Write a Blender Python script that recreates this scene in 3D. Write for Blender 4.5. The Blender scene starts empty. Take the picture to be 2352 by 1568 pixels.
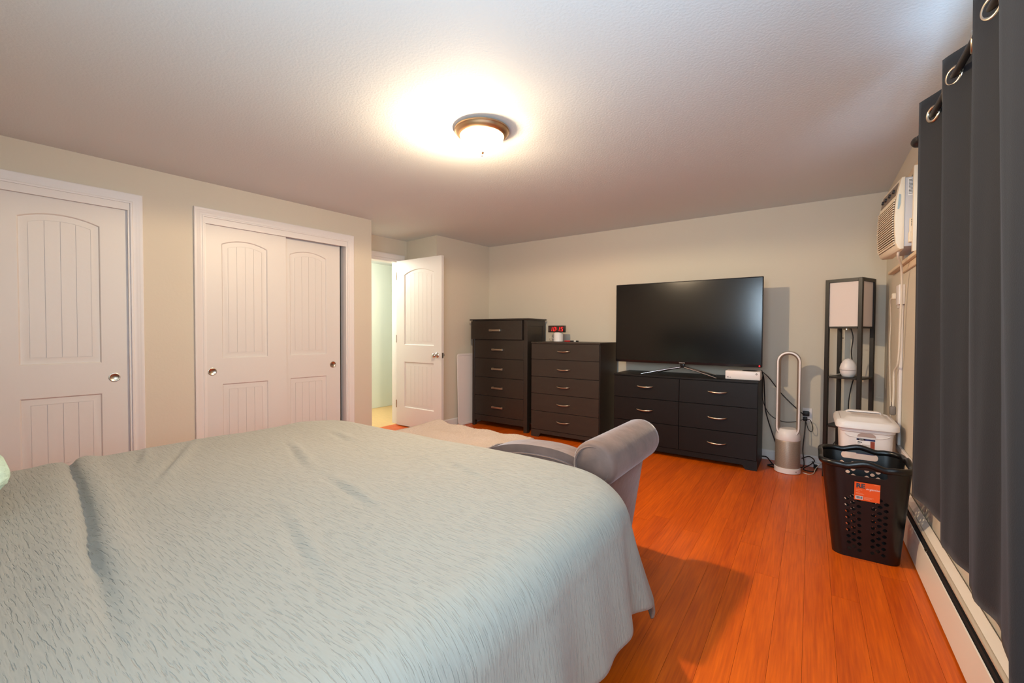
import bpy, bmesh, math, random
from mathutils import Matrix, Vector
random.seed(7)
PI = math.pi
SC = bpy.context.scene
COL = SC.collection

# ------------------------------------------------------------------ camera, world, lights, exposure
cam_d = bpy.data.cameras.new('camera')
cam_d.sensor_width = 36.0
cam_d.lens = 36.0 * 983.6 / 2352.0
cam_d.clip_start = 0.02
cam = bpy.data.objects.new('camera', cam_d); COL.objects.link(cam)
yaw, pitch, roll = 0.6104, -0.02127, -0.00456
fw = Vector((-math.sin(yaw), math.cos(yaw), 0)); rt = Vector((math.cos(yaw), math.sin(yaw), 0)); dn = Vector((0, 0, -1))
f2 = fw * math.cos(pitch) - dn * math.sin(pitch); d2 = dn * math.cos(pitch) + fw * math.sin(pitch)
r3 = rt * math.cos(roll) + d2 * math.sin(roll); d3 = d2 * math.cos(roll) - rt * math.sin(roll)
M = Matrix((r3, -d3, -f2)).transposed().to_4x4()
M.translation = (0, 0, 1.1274)
cam.matrix_world = M
SC.camera = cam

vs = SC.view_settings
vs.view_transform = 'Standard'; vs.look = 'None'; vs.gamma = 1.0; vs.exposure = 0.08
try: vs.use_curve_mapping = False
except Exception: pass

W = bpy.data.worlds.new('daylight'); SC.world = W; W.use_nodes = True
bg = W.node_tree.nodes['Background']
bg.inputs[0].default_value = (0.62, 0.78, 1.0, 1); bg.inputs[1].default_value = 1.6

def area(name, loc, rot, sx, sy, power, color):
    d = bpy.data.lights.new(name, 'AREA'); d.shape = 'RECTANGLE'; d.size = sx; d.size_y = sy
    d.energy = power; d.color = color
    o = bpy.data.objects.new(name, d); COL.objects.link(o); o.location = loc; o.rotation_euler = rot
    return o
# daylight through the right wall's window ; rear fill light added behind the camera
area('window_daylight_right', (0.66, 1.12, 1.46), (0, math.radians(112), 0), 1.0, 2.0, 62, (0.46, 0.72, 1.0))
area('rear_fill_light', (-0.25, -0.75, 1.5), (math.radians(114), 0, 0), 1.2, 1.1, 86, (0.66, 0.85, 1.0))
# hall lamp
def point(name, loc, power, color, r):
    d = bpy.data.lights.new(name, 'POINT'); d.energy = power; d.color = color; d.shadow_soft_size = r
    o = bpy.data.objects.new(name, d); COL.objects.link(o); o.location = loc
    return o
point('hall_lamp', (-4.75, 3.0, 1.95), 48, (1.0, 0.93, 0.8), 0.1)
LAMP = Vector((-1.505, 1.854, 0))
point('ceiling_bulb', (LAMP.x - 0.04, LAMP.y - 0.028, 2.118), 56, (1.0, 0.76, 0.50), 0.03)
sd = bpy.data.lights.new('ceiling_bulb_down', 'SPOT'); sd.energy = 122; sd.color = (1.0, 0.76, 0.48); sd.shadow_soft_size = 0.03
sd.spot_size = math.radians(178); sd.spot_blend = 0.12
so_ = bpy.data.objects.new('ceiling_bulb_down', sd); COL.objects.link(so_); so_.location = (LAMP.x, LAMP.y, 2.118)

# ------------------------------------------------------------------ material helpers
def srgb(r, g, b):
    f = lambda c: (c / 255 / 12.92) if c / 255 <= 0.04045 else ((c / 255 + 0.055) / 1.055) ** 2.4
    return (f(r), f(g), f(b), 1.0)
MATS = {}
def mat(name, col, rough=0.5, metal=0.0, noise=None, bump=None, var=0.0, emit=None, spec=0.5, sheen=0.0, alpha=None):
    """noise=(scale vec, strength) tints colour; bump=(scale vec, distance)."""
    m = bpy.data.materials.new(name); m.use_nodes = True
    nt = m.node_tree; b = nt.nodes['Principled BSDF']
    b.inputs['Base Color'].default_value = col
    b.inputs['Roughness'].default_value = rough
    b.inputs['Metallic'].default_value = metal
    b.inputs['Specular IOR Level'].default_value = spec
    if sheen: 
        b.inputs['Sheen Weight'].default_value = sheen
        b.inputs['Sheen Roughness'].default_value = 0.4
    if emit:
        b.inputs['Emission Color'].default_value = emit[0]; b.inputs['Emission Strength'].default_value = emit[1]
    geo = nt.nodes.new('ShaderNodeNewGeometry')
    def nz(scale, detail=4):
        mp = nt.nodes.new('ShaderNodeMapping'); mp.inputs['Scale'].default_value = scale
        nt.links.new(geo.outputs['Position'], mp.inputs['Vector'])
        n = nt.nodes.new('ShaderNodeTexNoise'); n.inputs['Scale'].default_value = 1.0; n.inputs['Detail'].default_value = detail
        nt.links.new(mp.outputs[0], n.inputs['Vector'])
        return n
    if noise:
        n = nz(noise[0]); mix = nt.nodes.new('ShaderNodeMix'); mix.data_type = 'RGBA'
        mix.inputs['A'].default_value = tuple(c * (1 - noise[1]) for c in col[:3]) + (1,)
        mix.inputs['B'].default_value = tuple(min(1, c * (1 + noise[1])) for c in col[:3]) + (1,)
        nt.links.new(n.outputs['Fac'], mix.inputs['Factor']); nt.links.new(mix.outputs['Result'], b.inputs['Base Color'])
    if bump:
        n = nz(bump[0], 3); bp = nt.nodes.new('ShaderNodeBump'); bp.inputs['Distance'].default_value = bump[1]
        bp.inputs['Strength'].default_value = 1.0
        nt.links.new(n.outputs['Fac'], bp.inputs['Height']); nt.links.new(bp.outputs[0], b.inputs['Normal'])
    MATS[name] = m
    return m

m_wall = mat('wall_paint', srgb(208, 197, 179), 0.75, noise=((1.2,) * 3, 0.02), bump=((60,) * 3, 0.0006))
m_ceil = mat('ceiling_paint', srgb(213, 219, 220), 0.8, bump=((90,) * 3, 0.0012))
m_white = mat('white_door_paint', srgb(216, 210, 205), 0.42, bump=((40,) * 3, 0.0003))
m_trim = mat('white_trim_paint', srgb(224, 218, 214), 0.4)
m_hallw = mat('hall_mint_paint', srgb(224, 232, 224), 0.7)
m_black = mat('espresso_wood', srgb(46, 39, 33), 0.33, noise=((30, 4, 60), 0.25), bump=((8, 8, 90), 0.0004))  # lamp sheen on the tall chest put into a lighter base
m_black2 = mat('black_laminate', srgb(21, 18, 17), 0.45, noise=((6, 6, 40), 0.2), spec=0.3)
m_black3 = mat('lamplit_black_laminate', srgb(50, 42, 36), 0.42, noise=((6, 6, 40), 0.2))  # lighter laminate copy, carries the lamp's glare in its colour
m_blackmetal = mat('black_metal', srgb(26, 24, 23), 0.4)
m_gap = mat('dark_gap', srgb(8, 7, 6), 0.9)
m_nickel = mat('satin_nickel', srgb(200, 185, 165), 0.28, 1.0)
m_chrome = mat('chrome', srgb(215, 215, 215), 0.12, 1.0)
m_bronze = mat('brushed_bronze_nickel', srgb(206, 172, 134), 0.38, 1.0)
m_screen = mat('tv_screen', srgb(14, 13, 14), 0.16, spec=0.55)
m_tvframe = mat('tv_bezel', srgb(18, 17, 18), 0.3)
m_whitepl = mat('white_plastic', srgb(232, 224, 220), 0.38)
m_cream = mat('cream_plastic', srgb(228, 212, 188), 0.45)
m_grayac = mat('grey_ac_case', srgb(196, 192, 194), 0.45)
m_velvet = mat('grey_velvet', srgb(112, 89, 79), 0.75, noise=((13, 13, 13), 0.42), sheen=0.4, bump=((25,) * 3, 0.002))
m_fleece = mat('beige_fleece', srgb(160, 144, 134), 0.95, noise=((120,) * 3, 0.2), bump=((170,) * 3, 0.006))
m_curtain = mat('navy_black_curtain', srgb(25, 25, 29), 0.85, sheen=0.06, bump=((300,) * 3, 0.0005))
m_basket = mat('black_basket_plastic', srgb(10, 10, 11), 0.32)
m_orange = mat('orange_label', srgb(240, 92, 32), 0.5)
m_teal = mat('dark_slate_print', srgb(52, 72, 84), 0.5)
m_print = mat('white_print', srgb(240, 235, 230), 0.5)
m_ink = mat('dark_print', srgb(40, 36, 36), 0.6)
m_red = mat('red_print', srgb(200, 30, 30), 0.5)
m_navy = mat('navy_print', srgb(30, 36, 90), 0.5)
m_shade = mat('white_fabric_shade', srgb(222, 206, 196), 0.9, bump=((400,) * 3, 0.0003))
m_silver = mat('silver_plastic', srgb(176, 166, 158), 0.35, 0.35)
m_mesh = mat('bronze_grille', srgb(172, 152, 136), 0.45, 0.3)
m_heater = mat('cream_enamel', srgb(236, 224, 208), 0.4)
m_cordb = mat('black_cord', srgb(18, 17, 17), 0.5)
m_cordw = mat('cream_cord', srgb(222, 208, 190), 0.5)
m_led = mat('red_led', srgb(255, 20, 25), 0.4, emit=(srgb(255, 25, 30), 1.5))
m_oak = mat('hall_oak', srgb(222, 186, 128), 0.4, noise=((8, 60, 8), 0.18))
m_sub = mat('subfloor', srgb(66, 30, 8), 0.9)
m_dark_bed = mat('dark_bed_frame', srgb(24, 20, 20), 0.6)
m_mattress = mat('mattress_ticking', srgb(205, 205, 205), 0.9)
m_sill = mat('cream_sill_paint', srgb(226, 200, 168), 0.5)
m_pattern = mat('mint_pillow', srgb(178, 200, 182), 0.85, noise=((14, 14, 70), 0.25), bump=((18, 18, 60), 0.01))

# glass of the windows
m_glass = bpy.data.materials.new('window_glass'); m_glass.use_nodes = True
nt = m_glass.node_tree; nt.nodes.remove(nt.nodes['Principled BSDF'])
tr = nt.nodes.new('ShaderNodeBsdfTransparent'); gl = nt.nodes.new('ShaderNodeBsdfGlossy'); gl.inputs['Roughness'].default_value = 0.02
mx = nt.nodes.new('ShaderNodeMixShader'); mx.inputs[0].default_value = 0.07
nt.links.new(tr.outputs[0], mx.inputs[1]); nt.links.new(gl.outputs[0], mx.inputs[2])
nt.links.new(mx.outputs[0], nt.nodes['Material Output'].inputs[0])
# frosted lamp glass: lets the bulb's light out and glows
m_dome = bpy.data.materials.new('frosted_lamp_glass'); m_dome.use_nodes = True
nt = m_dome.node_tree; nt.nodes.remove(nt.nodes['Principled BSDF'])
em = nt.nodes.new('ShaderNodeEmission'); em.inputs[0].default_value = (1.0, 0.80, 0.52, 1); em.inputs[1].default_value = 6.0
tr = nt.nodes.new('ShaderNodeBsdfTransparent'); mx = nt.nodes.new('ShaderNodeMixShader'); mx.inputs[0].default_value = 0.45
nt.links.new(tr.outputs[0], mx.inputs[1]); nt.links.new(em.outputs[0], mx.inputs[2])
nt.links.new(mx.outputs[0], nt.nodes['Material Output'].inputs[0])

# bamboo floor: tone per plank, strand streaks along the board
m_floor = bpy.data.materials.new('bamboo_plank'); m_floor.use_nodes = True
nt = m_floor.node_tree; b = nt.nodes['Principled BSDF']
oi = nt.nodes.new('ShaderNodeObjectInfo'); geo = nt.nodes.new('ShaderNodeNewGeometry')
add = nt.nodes.new('ShaderNodeVectorMath'); add.operation = 'ADD'
sc_ = nt.nodes.new('ShaderNodeVectorMath'); sc_.operation = 'SCALE'; sc_.inputs[0].default_value = (7, 31, 0)
nt.links.new(oi.outputs['Random'], sc_.inputs['Scale'])
nt.links.new(geo.outputs['Position'], add.inputs[0]); nt.links.new(sc_.outputs[0], add.inputs[1])
def fl_noise(scale, detail):
    mp = nt.nodes.new('ShaderNodeMapping'); mp.inputs['Scale'].default_value = scale
    nt.links.new(add.outputs[0], mp.inputs['Vector'])
    n = nt.nodes.new('ShaderNodeTexNoise'); n.inputs['Scale'].default_value = 1; n.inputs['Detail'].default_value = detail
    nt.links.new(mp.outputs[0], n.inputs['Vector']); return n
n1 = fl_noise((120, 5, 1), 5); n2 = fl_noise((16, 1.4, 1), 3)
rmp = nt.nodes.new('ShaderNodeValToRGB')
rmp.color_ramp.elements[0].position = 0.26; rmp.color_ramp.elements[0].color = srgb(172, 60, 0)
rmp.color_ramp.elements[1].position = 0.72; rmp.color_ramp.elements[1].color = srgb(236, 106, 10)
m1 = nt.nodes.new('ShaderNodeMath'); m1.operation = 'MULTIPLY_ADD'; m1.inputs[1].default_value = 0.52
m2 = nt.nodes.new('ShaderNodeMath'); m2.operation = 'MULTIPLY_ADD'; m2.inputs[1].default_value = 0.35
m3 = nt.nodes.new('ShaderNodeMath'); m3.operation = 'MULTIPLY'; m3.inputs[1].default_value = 0.10
nt.links.new(oi.outputs['Random'], m3.inputs[0])
nt.links.new(n2.outputs['Fac'], m2.inputs[0]); nt.links.new(m3.outputs[0], m2.inputs[2])
nt.links.new(n1.outputs['Fac'], m1.inputs[0]); nt.links.new(m2.outputs[0], m1.inputs[2])
nt.links.new(m1.outputs[0], rmp.inputs[0]); nt.links.new(rmp.outputs[0], b.inputs['Base Color'])
b.inputs['Roughness'].default_value = 0.36
bp = nt.nodes.new('ShaderNodeBump'); bp.inputs['Distance'].default_value = 0.0004
nt.links.new(n1.outputs['Fac'], bp.inputs['Height']); nt.links.new(bp.outputs[0], b.inputs['Normal'])

# crinkled comforter: streaks run across the bed (cloth u), bump only
m_quilt = bpy.data.materials.new('crinkle_comforter'); m_quilt.use_nodes = True
nt = m_quilt.node_tree; b = nt.nodes['Principled BSDF']
b.inputs['Base Color'].default_value = srgb(142, 138, 127); b.inputs['Roughness'].default_value = 0.8
b.inputs['Sheen Weight'].default_value = 0.15
uv = nt.nodes.new('ShaderNodeUVMap'); uv.uv_map = 'UVMap'
def q_noise(scale, detail, dist=0.0):
    mp = nt.nodes.new('ShaderNodeMapping'); mp.inputs['Scale'].default_value = scale
    nt.links.new(uv.outputs[0], mp.inputs['Vector'])
    n = nt.nodes.new('ShaderNodeTexNoise'); n.inputs['Scale'].default_value = 1; n.inputs['Detail'].default_value = detail
    n.inputs['Distortion'].default_value = dist
    nt.links.new(mp.outputs[0], n.inputs['Vector']); return n
qa = q_noise((24, 230, 1), 2, 0.2); qb = q_noise((9, 70, 1), 2, 0.3)
qr = nt.nodes.new('ShaderNodeMapRange'); qr.interpolation_type = 'SMOOTHSTEP'
qr.inputs['From Min'].default_value = 0.30; qr.inputs['From Max'].default_value = 0.47
nt.links.new(qa.outputs['Fac'], qr.inputs['Value'])
qs = nt.nodes.new('ShaderNodeMath'); qs.operation = 'MULTIPLY_ADD'; qs.inputs[1].default_value = 0.45
nt.links.new(qr.outputs['Result'], qs.inputs[0]); nt.links.new(qb.outputs['Fac'], qs.inputs[2])
bp = nt.nodes.new('ShaderNodeBump'); bp.inputs['Distance'].default_value = 0.0030; bp.inputs['Strength'].default_value = 1.0
nt.links.new(qs.outputs[0], bp.inputs['Height']); nt.links.new(bp.outputs[0], b.inputs['Normal'])

# ------------------------------------------------------------------ mesh helpers
WM = {}
def wm(o): return WM.get(o.name, Matrix.Identity(4))
def finish(name, bm, m, parent=None, world=True, smooth=35, kind=None, label=None):
    if world and parent is not None:
        bmesh.ops.transform(bm, matrix=wm(parent).inverted(), verts=bm.verts)
    bmesh.ops.recalc_face_normals(bm, faces=bm.faces) if smooth is not None and smooth >= 0 else None
    me = bpy.data.meshes.new(name); bm.to_mesh(me); bm.free()
    me.materials.append(m)
    if smooth:
        me.polygons.foreach_set('use_smooth', [True] * len(me.polygons))
        me.set_sharp_from_angle(angle=math.radians(abs(smooth)))
    o = bpy.data.objects.new(name, me); COL.objects.link(o)
    if parent is not None:
        o.parent = parent; WM[o.name] = wm(parent)
    if kind: o['kind'] = kind
    if label: o['label'] = label
    return o
def thing(name, label, cat, loc=(0, 0, 0), rotz=0.0, group=None, kind=None):
    o = bpy.data.objects.new(name, None); COL.objects.link(o)
    o.location = loc; o.rotation_euler = (0, 0, rotz); o.empty_display_size = 0.1
    WM[o.name] = Matrix.Translation(loc) @ Matrix.Rotation(rotz, 4, 'Z')
    if label: o['label'] = label
    if cat: o['category'] = cat
    if group: o['group'] = group
    if kind: o['kind'] = kind
    return o
def tag(o, label, cat, group=None):
    o['label'] = label; o['category'] = cat
    if group: o['group'] = group
    return o
def B(): return bmesh.new()
def bx(bm, x0, x1, y0, y1, z0, z1, bev=0.0, seg=2):
    vs_ = [bm.verts.new(p) for p in ((x0,y0,z0),(x1,y0,z0),(x1,y1,z0),(x0,y1,z0),(x0,y0,z1),(x1,y0,z1),(x1,y1,z1),(x0,y1,z1))]
    fs = [bm.faces.new([vs_[i] for i in f]) for f in ((3,2,1,0),(4,5,6,7),(0,1,5,4),(1,2,6,5),(2,3,7,6),(3,0,4,7))]
    if bev:
        es = list({e for f in fs for e in f.edges})
        bmesh.ops.bevel(bm, geom=es, offset=bev, segments=seg, profile=0.5, affect='EDGES')
    return bm
def prism(bm, pts, axis, a0, a1, bev=0.0, seg=2):
    """polygon pts (2D) extruded along axis from a0 to a1; axis 'y': pts are (x,z); 'x': (y,z); 'z': (x,y)."""
    def P(p, a): return {'y': (p[0], a, p[1]), 'x': (a, p[0], p[1]), 'z': (p[0], p[1], a)}[axis]
    A = [bm.verts.new(P(p, a0)) for p in pts]; C = [bm.verts.new(P(p, a1)) for p in pts]
    fs = [bm.faces.new(A), bm.faces.new(C[::-1])]
    n = len(pts)
    for i in range(n): fs.append(bm.faces.new([A[i], C[i], C[(i+1) % n], A[(i+1) % n]]))
    if bev:
        es = [e for f in fs[:2] for e in f.edges]
        bmesh.ops.bevel(bm, geom=es, offset=bev, segments=seg, profile=0.5, affect='EDGES')
    return bm
def lathe(bm, prof, seg=32, c=(0, 0, 0), mtx=None, cap=True):
    """prof: list of (r,z)."""
    rings = []
    for r, z in prof:
        ring = []
        for k in range(seg):
            a = 2 * PI * k / seg
            p = Vector((r * math.cos(a), r * math.sin(a), z))
            if mtx is not None: p = mtx @ p
            ring.append(bm.verts.new(p + Vector(c)))
        rings.append(ring)
    for A, C in zip(rings[:-1], rings[1:]):
        for k in range(seg):
            bm.faces.new([A[k], A[(k+1) % seg], C[(k+1) % seg], C[k]])
    if cap:
        if prof[0][0] > 1e-5: bm.faces.new(rings[0][::-1])
        if prof[-1][0] > 1e-5: bm.faces.new(rings[-1])
    bmesh.ops.remove_doubles(bm, verts=bm.verts, dist=1e-6)
    return bm
def catmull(pts, n=8):
    P = [Vector(p) for p in pts]; out = []
    for i in range(len(P) - 1):
        p0 = P[max(i-1, 0)]; p1 = P[i]; p2 = P[i+1]; p3 = P[min(i+2, len(P)-1)]
        for k in range(n):
            t = k / n
            out.append(0.5 * ((2*p1) + (p2-p0)*t + (2*p0-5*p1+4*p2-p3)*t*t + (3*p1-p0-3*p2+p3)*t**3))
    out.append(P[-1]); return out
def tube(bm, pts, r, seg=8, smooth=0, cap=True, closed=False, flat=1.0):
    P = catmull(pts, smooth) if smooth else [Vector(p) for p in pts]
    n = len(P); rings = []
    up = Vector((0, 0, 1)); prev = None
    for i, p in enumerate(P):
        if closed: t = (P[(i+1) % n] - P[i-1])
        else: t = P[min(i+1, n-1)] - P[max(i-1, 0)]
        t.normalize()
        if prev is None:
            a = t.cross(up)
            if a.length < 1e-3: a = t.cross(Vector((1, 0, 0)))
        else: a = prev - t * prev.dot(t)
        a.normalize(); prev = a; b_ = t.cross(a)
        rr = r(i / (n-1)) if callable(r) else r
        rings.append([bm.verts.new(p + a * rr * math.cos(2*PI*k/seg) + b_ * rr * flat * math.sin(2*PI*k/seg)) for k in range(seg)])
    m_ = n if closed else n - 1
    for i in range(m_):
        A, C = rings[i], rings[(i+1) % n]
        for k in range(seg): bm.faces.new([A[k], A[(k+1) % seg], C[(k+1) % seg], C[k]])
    if cap and not closed: bm.faces.new(rings[0][::-1]); bm.faces.new(rings[-1])
    return bm
def fill2d(loops):
    """triangulate a polygon with holes: returns verts2d, tris."""
    bm = bmesh.new(); es = []
    for lp in loops:
        v = [bm.verts.new((p[0], p[1], 0)) for p in lp]
        for i in range(len(v)): es.append(bm.edges.new((v[i], v[(i+1) % len(v)])))
    bmesh.ops.triangle_fill(bm, use_beauty=True, use_dissolve=False, edges=es, normal=(0, 0, 1))
    bm.verts.index_update()
    V = [(v.co.x, v.co.y) for v in bm.verts]; T = [[v.index for v in f.verts] for f in bm.faces]
    bm.free(); return V, T
def text_bm(bm, s, mapf, size, shear=0.0, depth=0.0, align='CENTER', bold=0.0):
    """flat lettering: mapf(x,y)->3D."""
    c = bpy.data.curves.new('t', 'FONT'); c.body = s; c.size = size; c.shear = shear; c.align_x = align; c.align_y = 'CENTER'
    c.offset = bold; c.resolution_u = 3
    o = bpy.data.objects.new('t', c); COL.objects.link(o)
    dg = bpy.context.evaluated_depsgraph_get(); me = bpy.data.meshes.new_from_object(o.evaluated_get(dg))
    vs_ = [bm.verts.new(mapf(v.co.x, v.co.y)) for v in me.vertices]
    for p in me.polygons:
        try: bm.faces.new([vs_[i] for i in p.vertices])
        except ValueError: pass
    bpy.data.objects.remove(o); bpy.data.curves.remove(c); bpy.data.meshes.remove(me)
    return bm
def dup(root, loc, rotz=None, label=None):
    r = root.copy(); COL.objects.link(r); r.location = loc
    if rotz is not None: r.rotation_euler = (0, 0, rotz)
    if label: r['label'] = label
    for ch in list(root.children):
        c = ch.copy(); COL.objects.link(c); c.parent = r
        for g in ch.children:
            d = g.copy(); COL.objects.link(d); d.parent = c
    return r

# ------------------------------------------------------------------ room shell
H = 2.245
XR = 0.475          # right wall
YB = 4.46           # wall behind the television
YR = -0.46          # wall behind the camera
LO = Vector((-3.635, 2.727, 0)); LA = math.radians(4.735)   # frame of the closet wall: x = out of the wall, y = along it
def left(name, label=None, cat=None, kind='structure'):
    return thing(name, label, cat, LO, -LA, kind=kind)
def lw(n, t, z=0.0): return WM_L @ Vector((n, t, z))
WM_L = Matrix.Translation(LO) @ Matrix.Rotation(-LA, 4, 'Z')

# floor: sub-floor with every board a part of its own
bm = B(); bx(bm, -4.13, XR + 0.1, YR - 0.1, YB + 0.05, -0.06, -0.012)
floor = finish('floor', bm, m_sub, smooth=0, kind='structure')
bm = B(); bx(bm, -0.5, 0.5, -0.5, 0.5, -0.012, 0.0)
pl0 = finish('plank', bm, m_floor, floor, smooth=0)
first = True
pw = 0.0965; x = XR - pw / 2 - 0.002; i = 0
while x > -4.15:
    y = YR - random.uniform(0, 1.1)
    while y < YB:
        L = 1.83
        y0, y1 = max(y, YR - 0.02), min(y + L, YB + 0.02)
        lim = 2.2 if x < -3.98 else -9
        y0 = max(y0, lim)
        if y1 - y0 > 0.02:
            o = pl0 if first else pl0.copy()
            if not first: COL.objects.link(o)
            o.location = (x, (y0 + y1) / 2, random.uniform(-0.0004, 0))
            o.scale = (pw - 0.0008, y1 - y0 - 0.0008, 1); first = False
        y += L
    x -= pw; i += 1

bm = B(); bx(bm, -4.3, XR + 0.15, YR - 0.15, YB + 0.15, H, H + 0.1)
finish('ceiling', bm, m_ceil, smooth=0, kind='structure')

# closet wall (left) with its two openings
C1 = (-3.02, -1.83); C2 = (-1.412, -0.262); CT = 1.985
wl = left('wall_left')
bm = B()
tS = -3.6
for t0, t1, z0, z1 in ((tS, C1[0], 0, H), (C1[1], C2[0], 0, H), (C2[1], 0, 0, H), (C1[0], C1[1], CT, H), (C2[0], C2[1], CT, H)):
    bx(bm, -0.10, 0.0, t0, t1, z0, z1)
finish('wall_face', bm, m_wall, wl, world=False, smooth=0)
bm = B(); bx(bm, -0.72, -0.70, tS, 0, 0, H); bx(bm, -0.70, -0.10, -0.12, 0, 0, H); bx(bm, -0.70, -0.10, -1.66, -1.60, 0, H); bx(bm, -0.70, -0.10, tS, tS + 0.05, 0, H)
bx(bm, -0.70, -0.10, tS, -0.1, -0.02, 0.0)
finish('closet_lining', bm, m_wall, wl, world=False, smooth=0)
# recess with the bedroom's own door
TR = 0.846          # recess' far side
wr = left('wall_recess')
DN = -0.566         # plane of the door wall
DO0, DO1, DT = 0.0, 0.735, 1.99
bm = B()
bx(bm, DN - 0.12, DN, -0.3, DO0 - 0.04, 0, H); bx(bm, DN - 0.12, DN, DO1, 1.0, 0, H); bx(bm, DN - 0.12, DN, DO0 - 0.04, DO1, DT, H)
finish('wall_face', bm, m_wall, wr, world=False, smooth=0)
wf = left('wall_far_left')
bm = B(); bx(bm, DN, 0.0, TR, 1.95, 0, H)
finish('wall_face', bm, m_wall, wf, world=False, smooth=0)
bm = B(); bx(bm, -4.2, XR + 0.12, YB, YB + 0.1, 0, H)
finish('wall_back', bm, m_wall, smooth=0, kind='structure')
# right wall with window_1 and the air conditioner's opening
W1 = (0.15, 2.2, 0.95, 2.0); W2 = (2.78, 3.58, 1.575, 2.045)
bm = B(); xa, xb = XR, XR + 0.14
for y0, y1, z0, z1 in ((YR - 0.1, W1[0], 0, H), (W1[1], W2[0], 0, H), (W2[1], YB + 0.1, 0, H), (W1[0], W1[1], 0, W1[2]), (W1[0], W1[1], W1[3], H),
                       (W2[0], W2[1], 0, W2[2]), (W2[0], W2[1], W2[3], H)):
    bx(bm, xa, xb, y0, y1, z0, z1)
finish('wall_right', bm, m_wall, smooth=0, kind='structure')
# wall behind the camera with an unseen opening added for the fill light, fill_window
W3 = (-0.85, 0.35, 0.95, 2.0)
bm = B()
for x0, x1, z0, z1 in ((-4.0, W3[0], 0, H), (W3[1], XR + 0.12, 0, H), (W3[0], W3[1], 0, W3[2]), (W3[0], W3[1], W3[3], H)):
    bx(bm, x0, x1, YR - 0.14, YR, z0, z1)
finish('wall_rear', bm, m_wall, smooth=0, kind='structure')

def window(name, axis, a0, a1, z0, z1, face, out, panes=2):
    """axis 'y' for a window in an x=const wall; face = wall face, out = +1/-1 outward direction."""
    t = thing(name, None, None, kind='structure')
    def bb(bm, p0, p1, d0, d1, q0, q1, bev=0.004):
        lo, hi = sorted((face + out * d0, face + out * d1))
        if axis == 'y': bx(bm, lo, hi, p0, p1, q0, q1, bev)
        else: bx(bm, p0, p1, lo, hi, q0, q1, bev)
    bm = B(); c = 0.065
    bb(bm, a0 - c, a0, -0.018, 0.0, z0 - c, z1 + c); bb(bm, a1, a1 + c, -0.018, 0.0, z0 - c, z1 + c)
    bb(bm, a0, a1, -0.018, 0.0, z1, z1 + c); bb(bm, a0, a1, -0.018, 0.0, z0 - c, z0)
    finish('casing', bm, m_trim, t, smooth=30)
    bm = B(); s = 0.04
    w = (a1 - a0) / panes
    for k in range(panes):
        p, q = a0 + k * w, a0 + (k + 1) * w
        bb(bm, p, p + s, 0.05, 0.09, z0, z1); bb(bm, q - s, q, 0.05, 0.09, z0, z1)
        bb(bm, p + s, q - s, 0.05, 0.09, z0, z0 + s); bb(bm, p + s, q - s, 0.05, 0.09, z1 - s, z1)
    finish('sash', bm, m_trim, t, smooth=30)
    for k in range(panes):
        bm = B(); bb(bm, a0 + k * w + s, a0 + (k + 1) * w - s, 0.068, 0.072, z0 + s, z1 - s, 0)
        finish('pane', bm, m_glass, t, smooth=0)
    return t
window('window_1', 'y', W1[0], W1[1], W1[2], W1[3], XR, 1)
window('fill_window', 'x', W3[0], W3[1], W3[2], W3[3], YR, -1)  # unseen window added to frame the rear fill light

# hall beyond the door
bm = B(); bx(bm, -5.6, -4.1, 2.0, 5.6, -0.06, -0.002); finish('floor', bm, m_oak, smooth=0, kind='structure')
bm = B(); bx(bm, -5.37, -5.27, 2.0, 5.6, 0, 2.4); finish('wall_hall', bm, m_hallw, smooth=0, kind='structure')
bm = B(); bx(bm, -5.4, -4.22, 2.0, 5.6, 2.13, 2.2); finish('ceiling', bm, m_ceil, smooth=0, kind='structure')
bm = B(); bx(bm, -5.4, -4.3, 5.5, 5.6, 0, 2.3); finish('wall_hall_end', bm, m_hallw, smooth=0, kind='structure')
bm = B(); bx(bm, -5.4, -4.3, 1.95, 2.05, 0, 2.3); finish('wall_hall_front', bm, m_hallw, smooth=0, kind='structure')
bm = B(); bx(bm, -4.35, -4.25, 3.72, 5.6, 0, 2.3); finish('wall_hall_side', bm, m_hallw, smooth=0, kind='structure')

# ------------------------------------------------------------------ trims
PROF = [(0, 0), (0, .010), (.006, .012), (.010, .012), (.014, .009), (.030, .010), (.036, .013), (.044, .014), (.050, .017), (.060, .018), (.064, .016), (.065, 0)]
def casing(bm, t0, t1, zt, n0, z0=0.0, prof=PROF):
    rows = []
    for w, d in prof:
        rows.append([bm.verts.new(p) for p in ((n0 + d, t0 - w, z0), (n0 + d, t0 - w, zt + w), (n0 + d, t1 + w, zt + w), (n0 + d, t1 + w, z0))])
    for A, C in zip(rows[:-1], rows[1:]):
        for k in range(3): bm.faces.new([A[k], A[k+1], C[k+1], C[k]])
for k, (c0, c1) in enumerate((C1, C2)):
    t = left('trim_%d' % (k + 1))
    bm = B(); casing(bm, c0, c1, CT, 0.0); finish('casing', bm, m_trim, t, world=False, smooth=30)
    bm = B(); bx(bm, -0.016, 0.004, c0 + 0.001, c1 - 0.001, 1.938, CT, 0.001); finish('fascia', bm, m_trim, t, world=False, smooth=0)
    bm = B(); bx(bm, -0.099, 0.001, c0, c0 + 0.012, 0, CT); bx(bm, -0.099, 0.001, c1 - 0.012, c1, 0, CT); finish('jamb', bm, m_trim, t, world=False, smooth=0)
t = left('trim_3')
bm = B(); casing(bm, DO0, DO1, DT, DN, prof=[(w * 1.1, d) for w, d in PROF]); finish('casing', bm, m_trim, t, world=False, smooth=30)
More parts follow.
